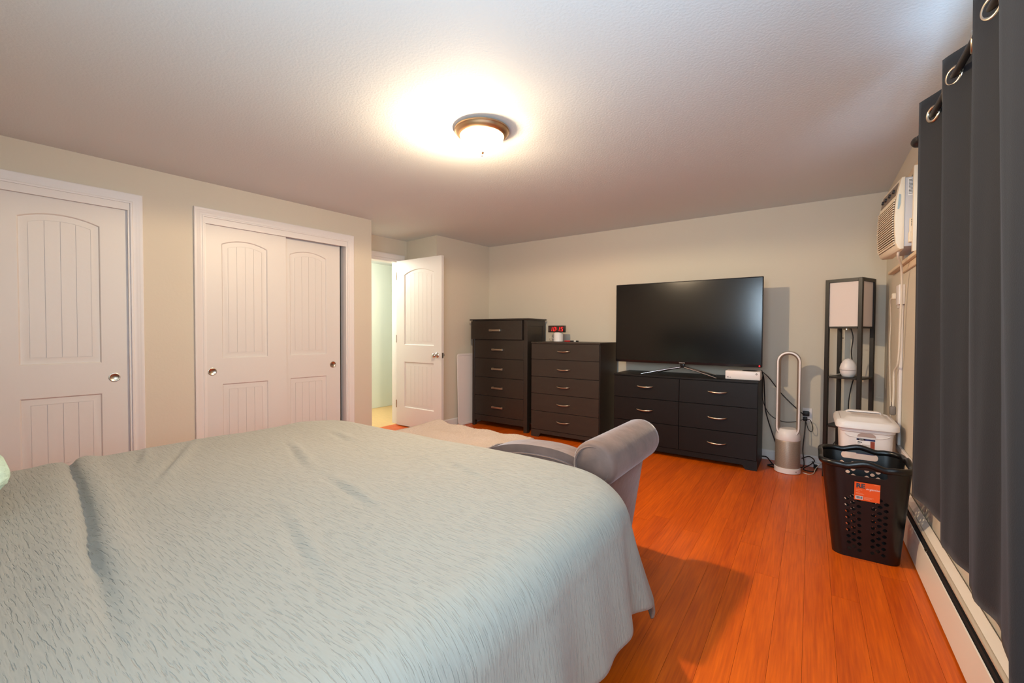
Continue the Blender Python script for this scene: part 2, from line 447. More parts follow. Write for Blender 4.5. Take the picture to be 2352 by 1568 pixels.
bm = B(); bx(bm, DN - 0.12, DN + 0.002, DO1 - 0.02, DO1, 0, DT); bx(bm, DN - 0.12, DN + 0.002, DO0 - 0.04, DO1, DT - 0.02, DT); finish('jamb', bm, m_trim, t, world=False, smooth=0)

def baseboard_prof(d=0.013, h=0.085): return [(0, 0), (d, 0), (d, h - 0.012), (d * 0.6, h - 0.004), (d * 0.25, h), (0, h)]
bm = B(); prism(bm, [(YB - p, z) for p, z in baseboard_prof()], 'x', -3.48, XR - 0.001)
finish('baseboard_back', bm, m_trim, smooth=30, kind='structure')
t = left('baseboard_left')
bm = B()
for a, b_ in ((-3.5, C1[0] - 0.066), (C1[1] + 0.066, C2[0] - 0.066), (C2[1] + 0.066, -0.001), (TR + 0.001, 1.72)):
    prism(bm, baseboard_prof(), 'y', a, b_)
finish('moulding', bm, m_trim, t, world=False, smooth=30)

# ------------------------------------------------------------------ panelled doors
def arch_outline(s0, s1, z0, zs, zp, o, n=14):
    """outline inset by o; zp None -> rectangle with the same point count."""
    pts = [(s0 + o, z0 + o), (s1 - o, z0 + o)]
    if zp is None:
        for k in range(n + 1):
            u = k / n; pts.append((s1 - o + (s0 - s1 + 2 * o) * u, zs - o))
    else:
        hw = (s1 - s0) / 2; rise = zp - zs; R = (hw * hw + rise * rise) / (2 * rise); cx, cz = (s0 + s1) / 2, zp - R
        for k in range(n + 1):
            s = s1 - o + (s0 - s1 + 2 * o) * k / n
            pts.append((s, cz + math.sqrt(max((R - o) ** 2 - (s - cx) ** 2, 0))))
    return pts
def panel_door(root, w, h, thick, P, panels, nplank, z0=0.0):
    """P(s,d,z)->point in root space, s across, d towards the viewer. panels: (s0,s1,z0,zs,zp)."""
    outer = [(0, z0), (w, z0), (w, h), (0, h)]
    loops = [outer] + [arch_outline(*p, 0.0) for p in panels]
    V, T = fill2d(loops)
    bm = B()
    vv = [bm.verts.new(P(s, 0, z)) for s, z in V]
    for t in T: bm.faces.new([vv[i] for i in t])
    for p in panels:
        rows = []
        for o, d in ((0, 0), (0.003, -0.002), (0.007, -0.009), (0.012, -0.010), (0.040, -0.004), (0.044, -0.0045), (0.044, -0.0068)):
            rows.append([bm.verts.new(P(s, d, z)) for s, z in arch_outline(*p, o)])
        n = len(rows[0])
        for A, C in zip(rows[:-1], rows[1:]):
            for k in range(n): bm.faces.new([A[k], A[(k+1) % n], C[(k+1) % n], C[k]])
        bm.faces.new(rows[-1])
    bk = [bm.verts.new(P(s, -thick, z)) for s, z in outer]; fr = [bm.verts.new(P(s, 0, z)) for s, z in outer]
    bm.faces.new(bk)
    for k in range(4): bm.faces.new([fr[k], fr[(k+1) % 4], bk[(k+1) % 4], bk[k]])
    bmesh.ops.remove_doubles(bm, verts=bm.verts, dist=1e-5)
    finish('slab', bm, m_white, root, world=False, smooth=25)
    for (s0, s1, pz0, zs, zp) in panels:
        a, b_ = s0 + 0.044, s1 - 0.044; pwid = (b_ - a) / nplank
        ref = arch_outline(s0, s1, pz0, zs, zp, 0.044, 60)[2:]
        def top(s): return min(ref, key=lambda q: abs(q[0] - s))[1]
        for k in range(nplank):
            u, v = a + k * pwid + 0.0012, a + (k + 1) * pwid - 0.0012
            poly = [(u, pz0 + 0.045), (v, pz0 + 0.045)] + [(v + (u - v) * j / 4, top(v + (u - v) * j / 4) - 0.001) for j in range(5)]
            bm = B(); F = [bm.verts.new(P(s, -0.004, z)) for s, z in poly]; G = [bm.verts.new(P(s, -0.0066, z)) for s, z in poly]
            bm.faces.new(F)
            for j in range(len(poly)): bm.faces.new([F[j], F[(j+1) % len(poly)], G[(j+1) % len(poly)], G[j]])
            finish('plank', bm, m_white, root, world=False, smooth=0)
def cup_pull(root, mtx):
    bm = B(); lathe(bm, [(0.0, 0.0015), (0.020, 0.0012), (0.0225, 0.003), (0.026, 0.004), (0.029, 0.003), (0.0295, 0.0)], 28, mtx=mtx)
    finish('cup_pull', bm, m_nickel, root, world=False, smooth=40, label='round satin nickel cup pull')
MX = Matrix.Rotation(PI / 2, 4, 'Y')
leaf_panels = lambda a, b_: [(a, b_, 0.915, 1.805, 1.845), (a, b_, 0.25, 0.715, None)]
def leaf(name, t0, t1, n0, pan, pull_t):
    root = left(name)
    panel_door(root, t1 - t0, 1.95, 0.034, lambda s, d, z: (n0 + d, t0 + s, z), leaf_panels(pan[0] - t0, pan[1] - t0), 4, 0.012)
    cup_pull(root, Matrix.Translation((n0, pull_t, 0.815)) @ MX)
leaf('door_1', -2.44, -1.838, -0.018, (-2.335, -1.977), -1.917)
leaf('door_2', -3.018, -2.42, -0.058, (-2.90, -2.55), -2.95)
leaf('door_3', -1.410, -0.815, -0.018, (-1.294, -0.963), -1.362)
leaf('door_4', -0.835, -0.305, -0.058, (-0.768, -0.437), -0.378)

# entry door, standing open at a right angle
root = thing('door_5', None, None, (-4.09, 3.425, 0), kind='structure')
DW = 0.745
panel_door(root, DW, 1.972, 0.035, lambda s, d, z: (s, -d, z),
           [(0.135, 0.625, 0.975, 1.80, 1.855), (0.135, 0.625, 0.235, 0.775, None)], 6, 0.012)
def knob(root, sgn, y0, x, z):
    m_ = Matrix.Translation((x, y0, z)) @ Matrix.Rotation(sgn * PI / 2, 4, 'X')
    bm = B(); lathe(bm, [(0.032, 0), (0.032, 0.003), (0.028, 0.008), (0.013, 0.011), (0.011, 0.028), (0.014, 0.032), (0.024, 0.038), (0.027, 0.05), (0.024, 0.06), (0.012, 0.066), (0, 0.067)], 24, mtx=m_)
    finish('knob', bm, m_chrome, root, world=False, smooth=50, label='polished nickel door knob')
knob(root, 1, 0.0, 0.675, 0.868); knob(root, -1, 0.035, 0.675, 0.868)
bm = B(); bx(bm, DW, DW + 0.0015, 0.006, 0.029, 0.838, 0.898); finish('latch_plate', bm, m_nickel, root, world=False, smooth=0)
bm = B()
for z in (0.22, 1.0, 1.75): lathe(bm, [(0.006, z), (0.006, z + 0.09)], 10, (-0.002, -0.002, 0))
finish('hinge', bm, m_nickel, root, world=False, smooth=40)

# ------------------------------------------------------------------ ceiling lamp
root = thing('ceiling_lamp', 'round flush ceiling lamp with glowing frosted glass bowl and bronze rim', 'ceiling light', (LAMP.x, LAMP.y, H))
bm = B(); lathe(bm, [(0.128, 0.0), (0.150, -0.008), (0.151, -0.016), (0.146, -0.020), (0.144, -0.026), (0.128, -0.040), (0.122, -0.042), (0.118, -0.040), (0.118, -0.03)], 64, cap=False)
finish('rim', bm, m_bronze, root, world=False, smooth=35)
bm = B(); lathe(bm, [(0.120 * math.cos(a), -0.040 - 0.088 * math.sin(a)) for a in [PI / 2 * k / 12 for k in range(13)]], 48)
for f in [f for f in bm.faces if len(f.verts) > 4]: bm.faces.remove(f)
finish('glass_bowl', bm, m_dome, root, world=False, smooth=60)
bm = B(); lathe(bm, [(0.0, -0.150), (0.005, -0.147), (0.006, -0.142), (0.003, -0.138), (0.009, -0.134), (0.012, -0.128), (0.0, -0.126)], 16)
finish('finial', bm, m_bronze, root, world=False, smooth=40)

# ------------------------------------------------------------------ bed
root = thing('bed', 'large bed with mattress and dark frame under the sage comforter', 'bed', (-1.475, 0.55, 0))
bm = B(); bx(bm, -2.32, -0.63, -0.34, 1.42, 0.26, 0.585, 0.05, 3); finish('mattress', bm, m_mattress, root, smooth=40)
bm = B(); bx(bm, -2.34, -0.60, -0.36, 1.44, 0.10, 0.26, 0.008); finish('frame', bm, m_dark_bed, root, smooth=30)
for sx in (-2.30, -0.64):
    for sy in (-0.32, 1.40):
        bm = B(); bx(bm, sx - 0.03, sx + 0.03, sy - 0.03, sy + 0.03, 0, 0.10, 0.004); finish('leg', bm, m_dark_bed, root, smooth=30)
bm = B(); bx(bm, -2.42, -0.52, -0.44, -0.37, 0.12, 1.2, 0.02, 3); finish('headboard', bm, m_dark_bed, root, smooth=40)

# comforter: cloth draped over a rounded block; p across, q along (flat cloth metres)
BXC, BHW, BFOOT, RHO, RAD, ZT, DROP = -1.465, 0.995, 1.565, 0.17, 0.12, 0.615, 0.46
def vnoise(x, y, s=0):
    def h(i, j): 
        n = math.sin(i * 127.1 + j * 311.7 + s * 74.7) * 43758.5453
        return n - math.floor(n)
    i, j = math.floor(x), math.floor(y); fx, fy = x - i, y - j
    fx = fx * fx * (3 - 2 * fx); fy = fy * fy * (3 - 2 * fy)
    return (h(i, j) * (1 - fx) + h(i + 1, j) * fx) * (1 - fy) + (h(i, j + 1) * (1 - fx) + h(i + 1, j + 1) * fx) * fy
a_in = BHW - RAD; b_in = BFOOT - RAD       # edge of the flat top
def cloth(p, q):
    s = 1 if p >= 0 else -1
    dx = abs(p) - (a_in - RHO); dy = q - (b_in - RHO)
    if dx <= 0 and dy <= 0: d = -1; nx = ny = 0
    else:
        mx_, my_ = max(dx, 0), max(dy, 0)
        L2 = math.hypot(mx_, my_); L4 = (mx_ ** 4 + my_ ** 4) ** 0.25
        nx, ny = s * mx_ / L2, my_ / L2
        d = L4 - RHO
    cxp = s * min(abs(p), a_in - RHO); cyp = min(q, b_in - RHO)
    if d <= 0:
        X, Y, Z = cxp + nx * (d + RHO), cyp + ny * (d + RHO), ZT
        if dx <= 0 and dy <= 0: X, Y = p, q
    else:
        arc = RAD * PI / 2
        if d < arc: hh = RAD * math.sin(d / RAD); vv = RAD * (1 - math.cos(d / RAD))
        else: hh = RAD + 0.13 * (d - arc); vv = RAD + 0.985 * (d - arc)
        ang = math.atan2(max(dy, 0), max(dx, 0))
        along = (q if dy <= 0 else (b_in - RHO) + ang * 0.5 if dx > 0 else (b_in + 0.7) + (a_in - p * s))
        k = max(0, min(1, (d - 0.08) / 0.4)) ** 1.3
        corner_ = 0.6 * math.exp(-((ang - 0.78) / 0.35) ** 2) if (dx > 0 and dy > 0) else 0
        wav = 0.55 * math.sin(along * 17 + 0.8) + 0.45 * math.sin(along * 29 + 2.0 + 1.5 * vnoise(along * 3, d * 2)) 
        hh += k * 0.026 * wav * (1 - corner_)
        corner = math.exp(-((ang - 0.78) / 0.35) ** 2) if (dx > 0 and dy > 0) else 0
        hh += k * 0.085 * corner; vv += k * 0.032 * corner
        X, Y, Z = cxp + nx * (RHO + hh), cyp + ny * (RHO + hh), ZT - vv
    # soft unevenness, one long crease where the cover has slipped, small wrinkles
    top = max(0.0, 1 - max(d, 0) / 0.25)
    Z += top * (0.016 * (vnoise(p * 2.1 + 5, q * 2.6) - 0.5) + 0.008 * (vnoise(p * 5, q * 7, 3) - 0.5))
    xw = p + BXC
    line = 0.382 - 0.13 * (xw + 2.388) + 0.012 * (vnoise(xw * 5, 1.0) - 0.5)
    e = q - line
    fade = max(0.0, min(1.0, (-0.84 - xw) / 0.5)) * max(0.0, min(1.0, (xw + 2.47) / 0.06))
    Z += fade * (-0.020 * math.exp(-(e / 0.012) ** 2) + 0.014 * math.exp(-((e - 0.045) / 0.035) ** 2) + 0.006 * math.exp(-((e + 0.05) / 0.04) ** 2))
    for (wx, wy, wl, sl, am) in ((-2.05, 0.62, 0.22, -0.5, 0.013), (-2.2, 0.55, 0.12, -0.3, 0.008), (-1.75, 0.95, 0.2, -0.35, 0.010), (-1.2, 0.82, 0.16, -0.2, 0.010), (-1.05, 1.2, 0.12, -0.3, 0.007), (-1.9, 1.25, 0.12, -0.2, 0.007), (-1.0, 0.55, 0.2, -0.3, 0.008)):
        ee = (q - wy) - sl * (xw - wx)
        g = math.exp(-((xw - wx) / wl) ** 2)
        Z += top * am * g * (math.exp(-((ee - 0.015) / 0.02) ** 2) - 0.8 * math.exp(-((ee + 0.015) / 0.014) ** 2))
    return (X + BXC, Y, Z)
bm = B(); uvl = bm.loops.layers.uv.new('UVMap')
pe = a_in + DROP; qe = b_in + DROP; q0 = -0.30
NP, NQ = 250, 230
ps = [-pe + 2 * pe * i / NP for i in range(NP + 1)]; qs_ = [q0 + (qe - q0) * j / NQ for j in range(NQ + 1)]
grid = [[bm.verts.new(cloth(p, q)) for q in qs_] for p in ps]
for i in range(NP):
    for j in range(NQ):
        f = bm.faces.new([grid[i][j], grid[i+1][j], grid[i+1][j+1], grid[i][j+1]])
        for lp, (a, b_) in zip(f.loops, ((i, j), (i+1, j), (i+1, j+1), (i, j+1))): lp[uvl].uv = (ps[a], qs_[b_])
comf = finish('comforter', bm, m_quilt, smooth=180)
md = comf.modifiers.new('thickness', 'SOLIDIFY'); md.thickness = 0.012; md.offset = -1
tag(comf, 'sage grey crinkled comforter spread over the bed and draping at the corner', 'comforter')

# pillow at the bed's head, cut by the left edge of the picture
bm = B()
bmesh.ops.create_uvsphere(bm, u_segments=40, v_segments=24, radius=1)
for v in bm.verts:
    c = v.co; sx = (abs(c.x) ** 0.55) * (1 if c.x > 0 else -1); sy = (abs(c.y) ** 0.55) * (1 if c.y > 0 else -1)
    k = max(abs(sx), abs(sy))
    v.co = Vector((-1.99 + 0.38 * sx, -0.085 + 0.26 * sy, 0.732 + 0.10 * c.z * (1 - 0.55 * k ** 4) + 0.006 * math.sin(40 * c.y) * math.cos(13 * c.x)))
tag(finish('pillow', bm, m_pattern, smooth=180), 'pale mint crinkled pillow at the left edge on the comforter', 'pillow')

# ------------------------------------------------------------------ settee at the foot of the bed
root = thing('settee', 'grey velvet bench with one rolled arm at the foot of the bed', 'bench', (-1.45, 1.9, 0))
SY0, SY1 = 1.665, 2.135
bm = B(); prism(bm, [(-2.12, 0.08), (-0.765, 0.08), (-0.70, 0.50), (-2.12, 0.42)], 'y', SY0 + 0.03, SY1, 0.012)
finish('base', bm, m_velvet, root, smooth=40)
bm = B(); bx(bm, -2.14, -0.80, SY0 + 0.05, SY1 + 0.01, 0.40, 0.492, 0.03, 3); finish('seat', bm, m_velvet, root, smooth=40)
# side rail towards the bed with swooping padded top
top = catmull([(-2.12, 0, 0.40), (-1.55, 0, 0.42), (-1.38, 0, 0.50), (-1.27, 0, 0.565), (-1.13, 0, 0.603), (-0.97, 0, 0.612), (-0.86, 0, 0.60), (-0.78, 0, 0.575)], 6)
pts = [(-2.12, 0.10)] + [(p.x, p.z) for p in top] + [(-0.74, 0.10)]
bm = B(); prism(bm, pts[::-1], 'y', SY0 - 0.01, SY0 + 0.10, 0.028, 4); finish('side_rail', bm, m_velvet, root, smooth=50)
bm = B(); tube(bm, [(p.x, SY0 - 0.012, p.z - 0.042) for p in top[8:]], 0.0045, 6); finish('piping', bm, m_velvet, root, smooth=60)
# rolled arm
ax0 = Vector((-0.735, SY0 - 0.03, 0.578)); ax1 = Vector((-0.688, SY1, 0.610))
bm = B(); R0, R1 = 0.102, 0.090
tube(bm, [ax0, ax0 + (ax1 - ax0) * 0.03, ax0 + (ax1 - ax0) * 0.08, ax0 + (ax1 - ax0) * 0.3, ax0 + (ax1 - ax0) * 0.6, ax0 + (ax1 - ax0) * 0.92, ax0 + (ax1 - ax0) * 0.98, ax1],
     lambda u: (0.086 if u < 0.1 else 0.097 if u < 0.2 else 0.102 - 0.012 * u) * (1 if u < 0.84 else 0.95 if u < 0.95 else 0.80), 40)
finish('arm_roll', bm, m_velvet, root, smooth=60)
bm = B(); ring = [(ax0.x + 0.078 * math.cos(a), ax0.y - 0.002, ax0.z + 0.078 * math.sin(a)) for a in [2 * PI * k / 40 for k in range(40)]]
tube(bm, ring, 0.005, 6, closed=True); finish('piping', bm, m_velvet, root, smooth=60)
bm = B(); prism(bm, [(-0.775, 0.10), (-0.74, 0.10), (-0.672, 0.55), (-0.76, 0.58)], 'y', SY0 - 0.005, SY1 - 0.005, 0.012); finish('arm_panel', bm, m_velvet, root, smooth=40)
for lx_ in (-2.06, -0.83):
    for ly_ in (SY0 + 0.07, SY1 - 0.06):
        bm = B(); prism(bm, [(lx_ - 0.02, 0), (lx_ + 0.02, 0), (lx_ + 0.03, 0.09), (lx_ - 0.03, 0.09)], 'y', ly_ - 0.025, ly_ + 0.025); finish('leg', bm, m_black2, root, smooth=30)

# fleece throw on the seat
bm = B(); N1, N2 = 70, 46
def fl(u, v):
    x_ = -2.19 + 0.86 * u; y_ = 1.64 + 0.52 * v
    z_ = 0.500 + 0.014 * vnoise(x_ * 9, y_ * 9, 5) + 0.016 * math.exp(-((x_ + 2.08) / 0.06) ** 2)
    ov = max(0, y_ - 2.13); z_ -= 14 * ov * ov * 2 + ov * 1.2
    if ov: y_ = 2.13 + 0.030 * math.sin(min(ov * 40, PI / 2)) 
    ol = max(0, -2.12 - x_); z_ -= ol * 2.2
    if u > 0.75: z_ += 0.05 * ((u - 0.75) / 0.25) ** 1.5 * (1 - v) 
    z_ += 0.004 * math.sin(x_ * 300) * math.cos(y_ * 260) * (1 if u > 0.97 or v > .97 else 0.3)
    return (x_, y_, z_)
g = [[bm.verts.new(fl(i / N1, j / N2)) for j in range(N2 + 1)] for i in range(N1 + 1)]
for i in range(N1):
    for j in range(N2): bm.faces.new([g[i][j], g[i+1][j], g[i+1][j+1], g[i][j+1]])
o = finish('throw_blanket', bm, m_fleece, smooth=180); md = o.modifiers.new('thickness', 'SOLIDIFY'); md.thickness = 0.012; md.offset = -1
tag(o, 'beige fleece throw lying on the seat of the velvet bench', 'blanket')

# ------------------------------------------------------------------ dressers
def bow_handle(parent, xc, y, z, L=0.152, m_=None):
    pts = [(xc - L / 2, y, z + 0.004), (xc - L / 2 + 0.012, y - 0.016, z + 0.003), (xc - L / 4, y - 0.026, z), (xc, y - 0.030, z - 0.002), (xc + L / 4, y - 0.026, z), (xc + L / 2 - 0.012, y - 0.016, z + 0.003), (xc + L / 2, y, z + 0.004)]
    bm = B(); tube(bm, pts, lambda u: 0.0042 + 0.0025 * math.sin(PI * u), 8, 4)
    return finish('handle', bm, m_ or m_nickel, parent, smooth=60)
def drawer(root, x0, x1, y, z0, z1, m_, depth=0.018, bev=0.0015, proud=0.0):
    bm = B(); bx(bm, x0, x1, y - proud, y + depth, z0, z1, bev, 1)
    return finish('drawer', bm, m_, root, smooth=30)

# six-drawer dresser under the television
root = thing('six_drawer_dresser', 'low wide black dresser with six drawers below the television', 'dresser', (-0.965, 4.2, 0))
X0, X1, Y0, Y1, ZT_ = -1.577, -0.350, 4.0, 4.44, 0.735
bm = B(); bx(bm, X0, X1, Y0 + 0.012, Y1, 0.075, 0.722, 0.001, 1); finish('body', bm, m_black2, root, smooth=30)
bm = B(); bx(bm, X0 - 0.004, X1 + 0.004, Y0 - 0.004, Y1 + 0.002, 0.719, ZT_, 0.002, 1); finish('top', bm, m_black2, root, smooth=30)
bm = B(); prism(bm, [(X0, 0), (X0 + 0.085, 0), (X0 + 0.105, 0.035), (X1 - 0.105, 0.035), (X1 - 0.085, 0), (X1, 0), (X1, 0.08), (X0, 0.08)], 'y', Y0 + 0.001, Y0 + 0.02); finish('plinth', bm, m_black2, root, smooth=0)
for fa in (X0, X1 - 0.018):
    bm = B(); bx(bm, fa, fa + 0.018, Y0 + 0.02, Y1, 0, 0.075); finish('side_foot', bm, m_black2, root, smooth=0)
for (a, b_, hx) in ((X0 + 0.003, -0.9668, -1.273), (-0.9632, X1 - 0.003, -0.653)):
    for (z0, z1, hz) in ((0.5145, 0.715, 0.625), (0.2965, 0.5105, 0.405), (0.084, 0.2925, 0.188)):
        d = drawer(root, a, b_, Y0 - 0.004, z0, z1, m_black2); bow_handle(d, hx, Y0 - 0.004, hz)

# five-drawer chest
root = thing('five_drawer_chest', 'medium black chest with five drawers and bow handles under the clock', 'dresser', (-2.1, 4.15, 0))
X0, X1, Y0, Y1, ZT_ = -2.5, -1.705, 3.945, 4.40, 1.027
bm = B(); bx(bm, X0, X1, Y0 + 0.012, Y1, 0.06, 1.012, 0.001, 1); finish('body', bm, m_black3, root, smooth=30)
bm = B(); bx(bm, X0 - 0.003, X1 + 0.003, Y0 - 0.004, Y1, 1.010, ZT_, 0.002, 1); finish('top', bm, m_black3, root, smooth=30)
bm = B(); prism(bm, [(X0, 0), (X0 + 0.09, 0), (X0 + 0.115, 0.04), (X1 - 0.115, 0.04), (X1 - 0.09, 0), (X1, 0), (X1, 0.08), (X0, 0.08)], 'y', Y0 + 0.001, Y0 + 0.02); finish('plinth', bm, m_black3, root, smooth=0)
for fa in (X0, X1 - 0.018):
    bm = B(); bx(bm, fa, fa + 0.018, Y0 + 0.02, Y1, 0, 0.06); finish('side_foot', bm, m_black3, root, smooth=0)
for (z0, z1, hz) in ((0.842, 1.007, 0.930), (0.658, 0.838, 0.740), (0.474, 0.652, 0.557), (0.286, 0.470, 0.373), (0.085, 0.282, 0.189)):
    d = drawer(root, X0 + 0.003, X1 - 0.004, Y0 - 0.004, z0, z1, m_black3); bow_handle(d, -2.104, Y0 - 0.004, hz)

# tall chest in the corner, its top drawer not quite shut
root = thing('tall_chest', 'tallest black chest with flat bar pulls in the left corner', 'dresser', (-2.98, 4.2, 0))
X0, X1, Y0, Y1 = -3.385, -2.587, 3.998, 4.38
bm = B(); bx(bm, X0 + 0.01, X1 - 0.008, Y0 + 0.02, Y1, 0.10, 1.268); finish('body', bm, m_black, root, smooth=0)
bm = B(); bx(bm, X0 - 0.034, X1 + 0.016, Y0 - 0.016, Y1 + 0.01, 1.268, 1.285, 0.003, 2); finish('top', bm, m_black, root, smooth=30)
for (a, b_) in ((X0, X0 + 0.035), (X1 - 0.05, X1)):
    for (c, d_) in ((Y0, Y0 + 0.05), (Y1 - 0.045, Y1)):
        bm = B(); bx(bm, a, b_, c, d_, 0, 1.268, 0.002, 1); finish('post', bm, m_black, root, smooth=30)
bm = B(); bx(bm, X0 + 0.035, X1 - 0.05, Y0 + 0.006, Y0 + 0.03, 0.065, 0.135, 0.001, 1); finish('bottom_rail', bm, m_black, root, smooth=30)
for za, zb in ((0.10, 0.17), (1.20, 1.268)):
    bm = B(); bx(bm, X1 - 0.012, X1 - 0.002, Y0 + 0.05, Y1 - 0.045, za, zb); finish('side_rail', bm, m_black, root, smooth=0)
def bar_pull(parent, xc, y, z, L=0.16):
    bm = B(); bx(bm, xc - L / 2, xc + L / 2, y - 0.030, y - 0.022, z - 0.010, z + 0.010, 0.002, 1)
    bx(bm, xc - L / 2, xc - L / 2 + 0.022, y - 0.024, y, z - 0.012, z + 0.012, 0.002, 1); bx(bm, xc + L / 2 - 0.022, xc + L / 2, y - 0.024, y, z - 0.012, z + 0.012, 0.002, 1)
    return finish('handle', bm, m_nickel, parent, smooth=30)
d = drawer(root, X0 + 0.002, -2.645, Y0, 1.045, 1.262, m_black, 0.3, 0.002, proud=0.028); bar_pull(d, -3.01, Y0 - 0.028, 1.150)
for (z0, z1, hz) in ((0.820, 1.040, 0.925), (0.596, 0.815, 0.698), (0.375, 0.591, 0.474), (0.140, 0.370, 0.247)):
    d = drawer(root, X0 + 0.038, X1 - 0.053, Y0 + 0.004, z0, z1, m_black); bar_pull(d, -2.997, Y0 + 0.004, hz)

# white framed board leaning between the tall chest and the wall
root = thing('leaning_board', 'white framed board leaning on the wall left of the tall chest', 'board', (-3.46, 4.1, 0))
def rrect(y0, y1, z0, z1, r, o=0.0, n=6):
    y0 += o; y1 -= o; z0 += o; z1 -= o; r = max(r - o, 0.002); out = []
    for cy, cz, a0 in ((y1 - r, z1 - r, 0), (y0 + r, z1 - r, PI / 2), (y0 + r, z0 + r, PI), (y1 - r, z0 + r, 1.5 * PI)):
        for k in range(n + 1):
            a = a0 + PI / 2 * k / n; out.append((cy + r * math.cos(a), cz + r * math.sin(a)))
    return out
def boardP(y, z, d): return (-3.470 + 0.055 * (y - 3.836) - 0.028 * z + d, y, z)
oo = rrect(3.836, 4.42, 0.003, 0.866, 0.035); ii = rrect(3.836, 4.42, 0.003, 0.866, 0.035, 0.022)
bm = B(); rows = [[bm.verts.new(boardP(y, z, d)) for y, z in pp] for pp, d in ((oo, 0), (oo, 0.018), (ii, 0.018), (ii, 0.010))]
n = len(oo)
for A, C in zip(rows[:-1], rows[1:]):
    for k in range(n): bm.faces.new([A[k], A[(k+1) % n], C[(k+1) % n], C[k]])
bm.faces.new(rows[0][::-1])
finish('frame', bm, m_whitepl, root, smooth=30)
bm = B(); bm.faces.new([bm.verts.new(boardP(y, z, 0.0105)) for y, z in ii]); finish('panel', bm, m_whitepl, root, smooth=0)

# clock on a white round base
root = thing('digital_clock', 'digital clock with red 10:15 digits on a white round base', 'clock', (-2.32, 4.2, 1.027))
bm = B(); bx(bm, -2.43, -2.222, 4.18, 4.215, 1.130, 1.205, 0.004, 2); finish('case', bm, m_tvframe, root, smooth=30)
bm = B(); bx(bm, -2.424, -2.234, 4.1785, 4.181, 1.137, 1.199, 0.002, 1); finish('display', bm, mat('clock_face', srgb(58, 36, 28), 0.25), root, smooth=30)
bm = B(); lathe(bm, [(0.040, 0.0), (0.054, 0.003), (0.054, 0.085), (0.048, 0.092), (0.040, 0.103)], 32, (-2.318, 4.215, 1.027)); finish('base', bm, m_whitepl, root, smooth=40)
SEG = {'0': 'abcdef', '1': 'bc', '5': 'afgcd', '7': 'abc'}
def seg7(bm, ch, xo, zo, w, h):
    t = 0.0055
    S = {'a': (0, w, h - t, h), 'g': (0, w, h / 2 - t / 2, h / 2 + t / 2), 'd': (0, w, 0, t), 'f': (0, t, h / 2, h), 'b': (w - t, w, h / 2, h), 'e': (0, t, 0, h / 2), 'c': (w - t, w, 0, h / 2)}
    for s in SEG[ch]:
        a, b_, c, d_ = S[s]; sh = lambda z: 0.18 * z
        q = [(a + 0.0008, c + 0.0008), (b_ - 0.0008, c + 0.0008), (b_ - 0.0008, d_ - 0.0008), (a + 0.0008, d_ - 0.0008)]
        prism(bm, [(xo + x_ + sh(z_), zo + z_) for x_, z_ in q], 'y', 4.1765, 4.1785)
for ch, xo in (('1', -2.405), ('0', -2.363), ('1', -2.312), ('5', -2.271)):
    bm = B(); seg7(bm, ch, xo, 1.144, 0.026, 0.046); finish('digit', bm, m_led, root, smooth=0, kind='stuff')
bm = B()
for zz in (1.156, 1.174): bx(bm, -2.322, -2.316, 4.1765, 4.1785, zz, zz + 0.005)
finish('colon', bm, m_led, root, smooth=0, kind='stuff')
bm = B(); tube(bm, [(-2.372, 4.22, 1.05), (-2.40, 4.20, 1.075), (-2.425, 4.2, 1.06), (-2.43, 4.25, 1.032), (-2.44, 4.38, 1.032)], 0.003, 6, 5); finish('power_cord', bm, m_cordw, root, smooth=60)
# pen on the chest
root = thing('marker_pen', 'red and black marker lying on the chest beside the clock', 'pen', (-2.13, 4.2, 1.035))
RX = Matrix.Rotation(PI / 2, 4, 'Y')
bm = B(); lathe(bm, [(0.002, -0.095), (0.0065, -0.085), (0.0075, -0.045), (0.0075, -0.02)], 12, (-2.14, 4.2, 1.0345), RX); finish('cap', bm, m_red, root, smooth=40)
bm = B(); lathe(bm, [(0.007, -0.02), (0.007, 0.025)], 12, (-2.14, 4.2, 1.0345), RX); finish('barrel', bm, m_ink, root, smooth=40)
bm = B(); lathe(bm, [(0.0066, 0.025), (0.0066, 0.05)], 12, (-2.14, 4.2, 1.0345), RX); finish('sleeve', bm, m_print, root, smooth=40)
bm = B(); lathe(bm, [(0.0075, 0.05), (0.0075, 0.075), (0.004, 0.078)], 12, (-2.14, 4.2, 1.0345), RX); finish('end_plug', bm, m_ink, root, smooth=40)

# ------------------------------------------------------------------ television
TY = 4.125
tv_root = root = thing('television', 'large flat television standing on the low black dresser', 'television', (-0.975, TY, 0.735))
TX0, TX1, TZ0, TZ1 = -1.612, -0.334, 0.842, 1.605
bm = B(); bx(bm, TX0, TX1, TY, TY + 0.028, TZ0, TZ1, 0.004, 2); finish('bezel', bm, m_tvframe, root, smooth=30)
bm = B(); bx(bm, TX0 + 0.008, TX1 - 0.008, TY - 0.0012, TY + 0.004, TZ0 + 0.022, TZ1 - 0.009); finish('screen', bm, m_screen, root, smooth=0)
bm = B(); bx(bm, TX0 + 0.15, TX1 - 0.15, TY + 0.028, TY + 0.058, TZ0 + 0.04, TZ1 - 0.2, 0.012, 2); finish('back_shell', bm, m_tvframe, root, smooth=30)
bm = B(); text_bm(bm, 'SAMSUNG', lambda x_, y_: (-0.975 + x_, TY - 0.0015, TZ0 + 0.012 + y_), 0.011); finish('lettering', bm, m_print, root, smooth=0)
bm = B(); lathe(bm, [(0.006, 0), (0.005, 0.002), (0, 0.0024)], 14, (TX1 - 0.02, TY - 0.001, TZ0 + 0.012), Matrix.Rotation(PI / 2, 4, 'X')); finish('standby_light', bm, m_led, root, smooth=40)
